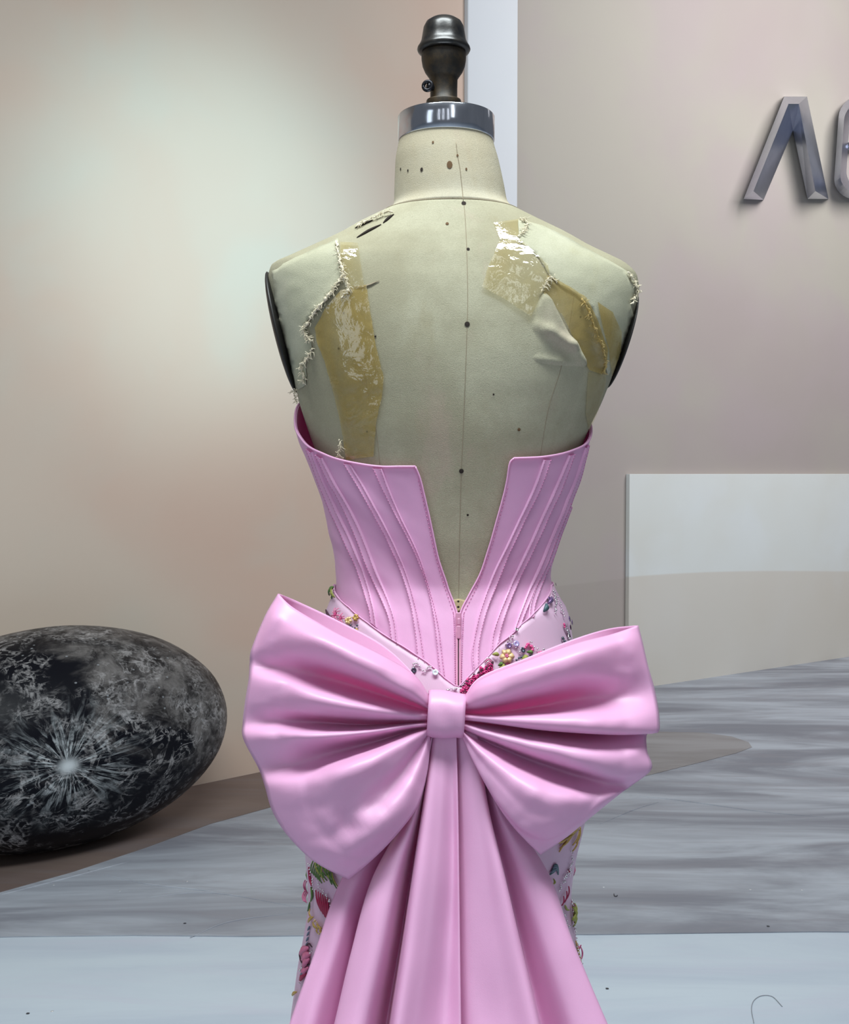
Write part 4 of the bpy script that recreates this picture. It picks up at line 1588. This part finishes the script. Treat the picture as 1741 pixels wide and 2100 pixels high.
SP_MATS = ['gold', 'crimson', 'rose', 'green', 'lime']
for k in range(110):
    th = rnd.uniform(-math.pi, math.pi)
    z = rnd.uniform(0.12, 0.98)
    if abs(th) < 1.3 or z > skirt_top(th) - 0.03:
        continue
    kind = rnd.choice(['flower', 'branch'])
    mt = rnd.choice(SP_MATS)
    key = kind + mt
    if key not in SPRIG:
        me = sprig_mesh(kind).copy()
        me.materials.clear()
        me.materials.append(M[mt])
        SPRIG[key] = me
    p = DRESS.pt(th, z, 0.0028)
    q_ = DRESS.pt(th, z, 0.03)
    o = bpy.data.objects.new('embroidered_' + kind, SPRIG[key])
    COL.objects.link(o)
    o.parent = skirt
    o.location = p
    o.rotation_mode = 'QUATERNION'
    from mathutils import Quaternion
    o.rotation_quaternion = (q_ - p).to_track_quat('Z', 'Y') @ Quaternion((0, 0, 1), rnd.uniform(0, 6.28))

# ------------------------------------------------------------------ bow
Y0 = 1.045


def wd(px, py, d):
    return W(px, py, Y0 - d / 1000.0)


def u_resample(P, n):
    """smooth along the fold, but keep the height until close to the outer edge"""
    C = crom(P, n)
    K = len(P)
    d0, d1 = P[-2][2], P[-1][2]
    for i in range(n + 1):
        t = i / n
        C[(K - 2) * n + i][2] = d1 + (d0 - d1) * (1 - t ** 1.6)
    return C


def loop(side, curves, back_top, bumps, name_label, back_amp, valleys):
    NU, NVS = 9, 8
    curves = [[list(p) for p in c] for c in curves]
    for k in valleys:
        for q, dd in ((1, 7), (2, 12), (3, 12), (4, 8)):
            curves[k][q][2] -= dd
    for c in curves:
        c[4][2] *= 0.62
    FC = np.array([u_resample(np.array(c, float), NU) for c in curves])      # K x U x 3
    K, U, _ = FC.shape
    FR = np.array([crom(FC[:, u, :], NVS) for u in range(U)])               # U x V x 3
    V = FR.shape[1]
    for u in range(U):
        for v in range(V):
            x, y, d = FR[u, v]
            damp = min(1, (1 - u / (U - 1)) * 6) * min(1, u / (U - 1) * 5)
            d += damp * (1.4 * noise.noise(Vector((x, y * 1.4, side)) * 0.017) + 0.9 * noise.noise(Vector((x, y, side + 4)) * 0.05))
            d += (y - 1465) * 0.10
            for bx, by, br_, bh in bumps:
                d += bh * math.exp(-((x - bx) ** 2 + (y - by) ** 2) / br_ ** 2)
            FR[u, v, 2] = d
    # back layer: smooth version behind, meeting the front along the outer fold
    BK = FR.copy()
    bt = crom(np.array([(x, y, 0) for x, y in back_top], float), NU)
    for u in range(U):
        s = u / (U - 1)
        for v in range(V):
            k = v / (V - 1)
            w_ = (1 - k / 0.28) if k < 0.28 else 0.0
            BK[u, v, 0] += w_ * (bt[u, 0] - FR[u, 0, 0])
            BK[u, v, 1] += w_ * (bt[u, 1] - FR[u, 0, 1])
            amp = back_amp[0] * (1 - k) + back_amp[1] * k
            base = -6 * (1 - s) + FR[-1, v, 2] * s + (BK[u, v, 1] - 1465) * 0.10 * (1 - s)
            BK[u, v, 2] = min(base - amp * math.sin(math.pi * min(1, s * 1.02)) ** 0.7, FR[u, v, 2] - (0 if s == 1 else 1.5))
    ring = [FR[u] for u in range(U)] + [BK[u] for u in range(U - 2, -1, -1)]
    vs = [wd(*p) for row in ring for p in row]
    o = mesh_obj('bow_loop', vs, grid_faces(len(ring), V), 'satin', knot, recalc=True, solid=0.0012, offset=0)
    o['label'] = name_label
    return o


# knot
g = Geo()
nS, nX = 40, 12
vs = []
kc = wd(914, 1465, -2)
for i in range(nS):
    a = 2 * math.pi * i / nS
    ca, sa_ = math.cos(a), math.sin(a)
    yy = math.copysign(abs(ca) ** 0.8, ca) * 0.021
    zz = math.copysign(abs(sa_) ** 0.75, sa_) * (46 * Y0 / F)
    for j in range(nX):
        t = j / (nX - 1)
        xw = -38 + 76 * t + (sa_ * 3.5)
        sag = (1 - (2 * t - 1) ** 2) * 0.0018
        wr_ = 0.0007 * math.sin(t * 9 + zz * 120)
        vs.append(Vector((kc.x + xw * Y0 / F, kc.y - yy - sag * ca - wr_ * max(0, ca), kc.z + zz - 0.0015 * (t - 0.5) * 2 * abs(sa_) + (0.001 * math.sin(t * 5) * sa_))))
knot = mesh_obj('bow_knot', vs, grid_faces(nS, nX, True, False), 'satin', gown, solid=0.001, offset=-1)
knot['label'] = 'smooth square knot band of the bow'

LEFT = [
    [(884, 1436, 4), (850, 1386, 18), (781, 1343, 28), (690, 1298, 26), (605, 1249, 16), (571, 1218, 0)],
    [(883, 1441, 10), (846, 1402, 32), (770, 1366, 44), (665, 1318, 44), (575, 1280, 30), (545, 1262, 0)],
    [(881, 1451, 10), (848, 1430, 28), (772, 1398, 32), (660, 1356, 28), (565, 1332, 18), (517, 1330, -2)],
    [(879, 1459, -2), (852, 1449, -4), (785, 1426, -2), (690, 1397, 2), (600, 1378, 10), (513, 1360, -4)],
    [(878, 1466, 9), (842, 1462, 18), (770, 1451, 30), (660, 1428, 34), (585, 1402, 30), (511, 1392, 2)],
    [(878, 1473, 7), (840, 1474, 14), (760, 1472, 20), (650, 1460, 24), (570, 1445, 20), (504, 1436, -2)],
    [(878, 1480, -1), (840, 1482, -1), (750, 1486, 1), (650, 1482, 5), (570, 1479, 8), (499, 1480, -8)],
    [(877, 1486, 8), (840, 1489, 16), (750, 1502, 27), (650, 1510, 31), (570, 1510, 26), (500, 1515, -2)],
    [(876, 1493, -2), (836, 1501, -3), (770, 1521, 1), (687, 1543, 6), (610, 1565, 8), (531, 1575, -8)],
    [(876, 1498, 8), (840, 1513, 20), (775, 1546, 36), (700, 1578, 42), (625, 1608, 36), (544, 1612, 0)],
    [(877, 1502, 7), (845, 1530, 20), (790, 1580, 31), (712, 1630, 34), (635, 1662, 28), (559, 1662, -2)],
    [(878, 1505, 3), (850, 1547, 8), (806, 1606, 18), (742, 1664, 26), (665, 1710, 24), (590, 1712, -2)],
    [(880, 1508, 5), (860, 1570, 15), (826, 1638, 28), (772, 1698, 33), (705, 1748, 28), (645, 1766, 0)],
    [(882, 1511, 2), (876, 1580, 5), (856, 1652, 12), (814, 1710, 17), (765, 1761, 15), (715, 1803, 0)]]
loop(1, LEFT, [(884, 1434), (843, 1376), (781, 1320), (690, 1271), (612, 1234), (571, 1217)],
     [(676, 1684, 30, 4), (738, 1676, 18, 4), (714, 1690, 18, -4)], 'left loop of the pink satin bow', (26, 4), (3, 6, 8))
RIGHT = [
    [(952, 1432, 4), (985, 1395, 16), (1080, 1356, 22), (1180, 1320, 20), (1252, 1302, 12), (1308, 1283, 0)],
    [(952, 1438, 10), (990, 1411, 28), (1085, 1377, 40), (1190, 1344, 38), (1272, 1322, 26), (1317, 1318, 0)],
    [(951, 1450, 9), (994, 1440, 24), (1095, 1414, 30), (1200, 1386, 26), (1282, 1376, 16), (1328, 1366, -2)],
    [(951, 1462, -2), (1000, 1463, -4), (1100, 1449, -6), (1190, 1434, 0), (1270, 1428, 8), (1342, 1416, -6)],
    [(951, 1468, 9), (1000, 1470, 18), (1100, 1470, 28), (1200, 1472, 33), (1285, 1476, 30), (1351, 1470, 0)],
    [(951, 1474, 8), (1000, 1480, 16), (1100, 1494, 24), (1200, 1502, 28), (1280, 1505, 26), (1349, 1501, 0)],
    [(951, 1479, -2), (1000, 1484, -5), (1100, 1495, -6), (1200, 1502, -5), (1270, 1504, -4), (1326, 1505, -10)],
    [(950, 1486, 8), (1000, 1500, 15), (1100, 1522, 24), (1200, 1540, 28), (1280, 1550, 24), (1326, 1540, -2)],
    [(950, 1492, 6), (1000, 1512, 13), (1100, 1548, 19), (1195, 1574, 23), (1270, 1590, 19), (1335, 1577, -2)],
    [(949, 1498, -2), (1000, 1522, -3), (1095, 1562, -4), (1180, 1590, 0), (1245, 1607, 4), (1292, 1612, -8)],
    [(949, 1502, 7), (995, 1545, 17), (1075, 1600, 27), (1155, 1632, 29), (1220, 1642, 22), (1268, 1629, 0)],
    [(949, 1505, 5), (985, 1560, 15), (1050, 1635, 25), (1120, 1676, 27), (1180, 1686, 20), (1214, 1673, 0)],
    [(948, 1508, 4), (976, 1568, 12), (1026, 1648, 19), (1080, 1702, 20), (1124, 1720, 14), (1160, 1717, 0)],
    [(948, 1511, 2), (969, 1556, 6), (1000, 1615, 10), (1035, 1672, 13), (1072, 1717, 10), (1108, 1752, 0)]]
loop(2, RIGHT, [(952, 1430), (985, 1388), (1080, 1349), (1170, 1313), (1245, 1290), (1308, 1282)], [(1090, 1625, 30, 3)], 'right loop of the pink satin bow', (26, 4), (3, 6, 9))


def tail(curves, label, seed):
    NU, NVS = 14, 9
    def even(c):
        c = [np.array(p, float) for p in c]
        a, b = c[-2], c[-1]
        return np.array(c[:-1] + [a + (b - a) * k / 5 for k in range(1, 6)])
    FC = np.array([crom(even(c), NU) for c in curves])
    U = FC.shape[1]
    FR = np.array([crom(FC[:, u, :], NVS) for u in range(U)])
    vs = []
    for u in range(U):
        for v in range(FR.shape[1]):
            x, y, d = FR[u, v]
            d += 1.3 * noise.noise(Vector((x * 1.6, y * .5, seed)) * 0.015) * min(1, u / 10)
            d += 62 * (max(0, y - 1500) / 600) ** 1.25
            vs.append(wd(x, y, d))
    o = mesh_obj('bow_tail', vs, grid_faces(U, FR.shape[1]), 'satin', knot, solid=0.0012, offset=0)
    o['label'] = label
    return o


TL = [
    [(882, 1500, -8), (800, 1650, -12), (702, 1800, -12), (647, 1950, -12), (594, 2100, -10), (330, 2900, 20)],
    [(884, 1500, -7), (822, 1650, -9), (735, 1800, -6), (687, 1950, -4), (642, 2100, -2), (415, 2900, 30)],
    [(886, 1500, -12), (842, 1650, -18), (772, 1800, -26), (731, 1950, -30), (700, 2100, -32), (505, 2900, 0)],
    [(887, 1500, -2), (843, 1652, 0), (765, 1803, 4), (723, 1952, 6), (688, 2100, 8), (495, 2900, 40)],
    [(888, 1500, 2), (858, 1650, 8), (812, 1800, 14), (782, 1950, 17), (750, 2100, 19), (620, 2900, 52)],
    [(890, 1500, -14), (868, 1650, -26), (842, 1800, -40), (818, 1950, -48), (793, 2100, -52), (685, 2900, -20)],
    [(891, 1500, 0), (871, 1650, 10), (850, 1800, 17), (829, 1950, 20), (806, 2100, 22), (699, 2900, 52)],
    [(908, 1500, 2), (902, 1650, 10), (890, 1800, 15), (872, 1950, 17), (850, 2100, 18), (780, 2900, 48)],
    [(924, 1500, 4), (926, 1650, 1), (924, 1800, 0), (916, 1950, -1), (905, 2100, -2), (870, 2900, 30)],
    [(936, 1500, 4), (939, 1650, 5), (941, 1800, 6), (943, 1950, 6), (945, 2100, 7), (950, 2900, 38)]]
tail(TL, 'left pleated tail of the bow', 1)
TR = [
    [(928, 1500, -8), (930, 1650, -12), (932, 1800, -12), (934, 1950, -12), (936, 2100, -12), (945, 2900, 20)],
    [(944, 1500, 2), (951, 1650, 0), (958, 1800, 0), (964, 1950, 0), (970, 2100, 0), (1000, 2900, 32)],
    [(962, 1500, 5), (976, 1650, 7), (998, 1800, 8), (1020, 1950, 8), (1042, 2100, 8), (1125, 2900, 42)],
    [(976, 1500, 2), (998, 1650, 6), (1033, 1800, 11), (1067, 1950, 13), (1102, 2100, 15), (1280, 2900, 48)],
    [(978, 1500, -8), (1000, 1650, -18), (1036, 1800, -26), (1072, 1950, -31), (1108, 2100, -32), (1295, 2900, 0)],
    [(983, 1500, -5), (1012, 1650, -5), (1072, 1800, -3), (1122, 1950, -1), (1172, 2100, 1), (1430, 2900, 34)],
    [(987, 1500, -4), (1020, 1650, -3), (1108, 1800, -1), (1177, 1950, -1), (1242, 2100, 0), (1590, 2900, 30)],
    [(988, 1500, -9), (1038, 1650, -14), (1127, 1800, -16), (1172, 1950, -20), (1225, 2100, -22), (1560, 2900, 5)],
    [(984, 1500, -12), (1020, 1650, -20), (1080, 1800, -24), (1120, 1950, -27), (1160, 2100, -28), (1400, 2900, 0)]]
tail(TR, 'right pleated tail of the bow', 2)

# ------------------------------------------------------------------ small litter on the floor
M['glit'] = simple('glitter', (0.85, 0.88, 0.92), 0.12, 0.6)
M['lint'] = simple('dark_lint', (0.06, 0.06, 0.07), 0.8)
GM = {}
for mt, x, y, lab in (('glit', 110, 1817, 'tiny silver sequin on the floor just below the moon ball'),
                      ('glit', 246, 1829, 'tiny bright sequin on the floor between moon ball and floor seam'),
                      ('glit', 383, 1810, 'tiny silver sequin on the floor left of the gown'),
                      ('glit', 107, 2075, 'tiny silver sequin at the bottom left of the picture'),
                      ('glit', 1238, 1822, 'tiny silver sequin on the floor close to the gown on its right'),
                      ('glit', 1539, 1827, 'leftmost of two tiny sequins on the right floor'),
                      ('glit', 1645, 1828, 'rightmost tiny sequin on the floor'),
                      ('lint', 379, 1896, 'dark lint speck above the floor seam left of the gown'),
                      ('lint', 57, 2079, 'dark lint speck in the bottom left corner'),
                      ('lint', 1575, 1902, 'dark lint speck near the floor seam at the right'),
                      ('lint', 1245, 2028, 'dark lint speck beside the right bow tail')):
    p = floor_pt(x, y, 0.0)
    zt = 0.0026 if y < 1915 else 0.0002
    if mt not in GM:
        n = 10
        vs = [(0.0032 * math.cos(2 * math.pi * k / n) * (1 if mt == 'glit' else 1 + .5 * math.sin(k * 2.2)), 0.0032 * math.sin(2 * math.pi * k / n), z) for z in (0, 0.0012) for k in range(n)] + [(0, 0, 0.0020)]
        fs = [(k, (k + 1) % n, n + (k + 1) % n, n + k) for k in range(n)] + [(n + k, n + (k + 1) % n, 2 * n) for k in range(n)] + [tuple(range(n - 1, -1, -1))]
        me = bpy.data.meshes.new('speck')
        me.from_pydata(vs, [], fs)
        me.materials.append(M[mt])
        GM[mt] = me
    o = bpy.data.objects.new('loose_sequin' if mt == 'glit' else 'lint_speck', GM[mt])
    COL.objects.link(o)
    o.location = (p.x, p.y, zt)
    setp(o, lab, 'sequin' if mt == 'glit' else 'lint', 'silver sequins dropped on the floor' if mt == 'glit' else 'lint specks on the floor')


def floor_thread(line, r, mat, label):
    pts = [floor_pt(x, y, r + (0.0026 if y < 1915 else 0.0002)) for x, y in crom(line, 8)]
    o = tube('thread_scrap', pts, r, mat, None, 6)
    setp(o, label, 'thread')


M['pale_thread'] = simple('pale_thread', (0.30, 0.32, 0.36), 0.7)
floor_thread([(1546, 2098), (1541, 2070), (1546, 2052), (1562, 2042), (1584, 2044), (1604, 2064)], 0.0009, 'pale_thread', 'thin curved grey thread on the floor near the right corner')
floor_thread([(1259, 1833), (1260, 1837), (1264, 1838), (1266, 1836)], 0.0012, 'lint', 'short dark curled thread on the floor right of the gown')
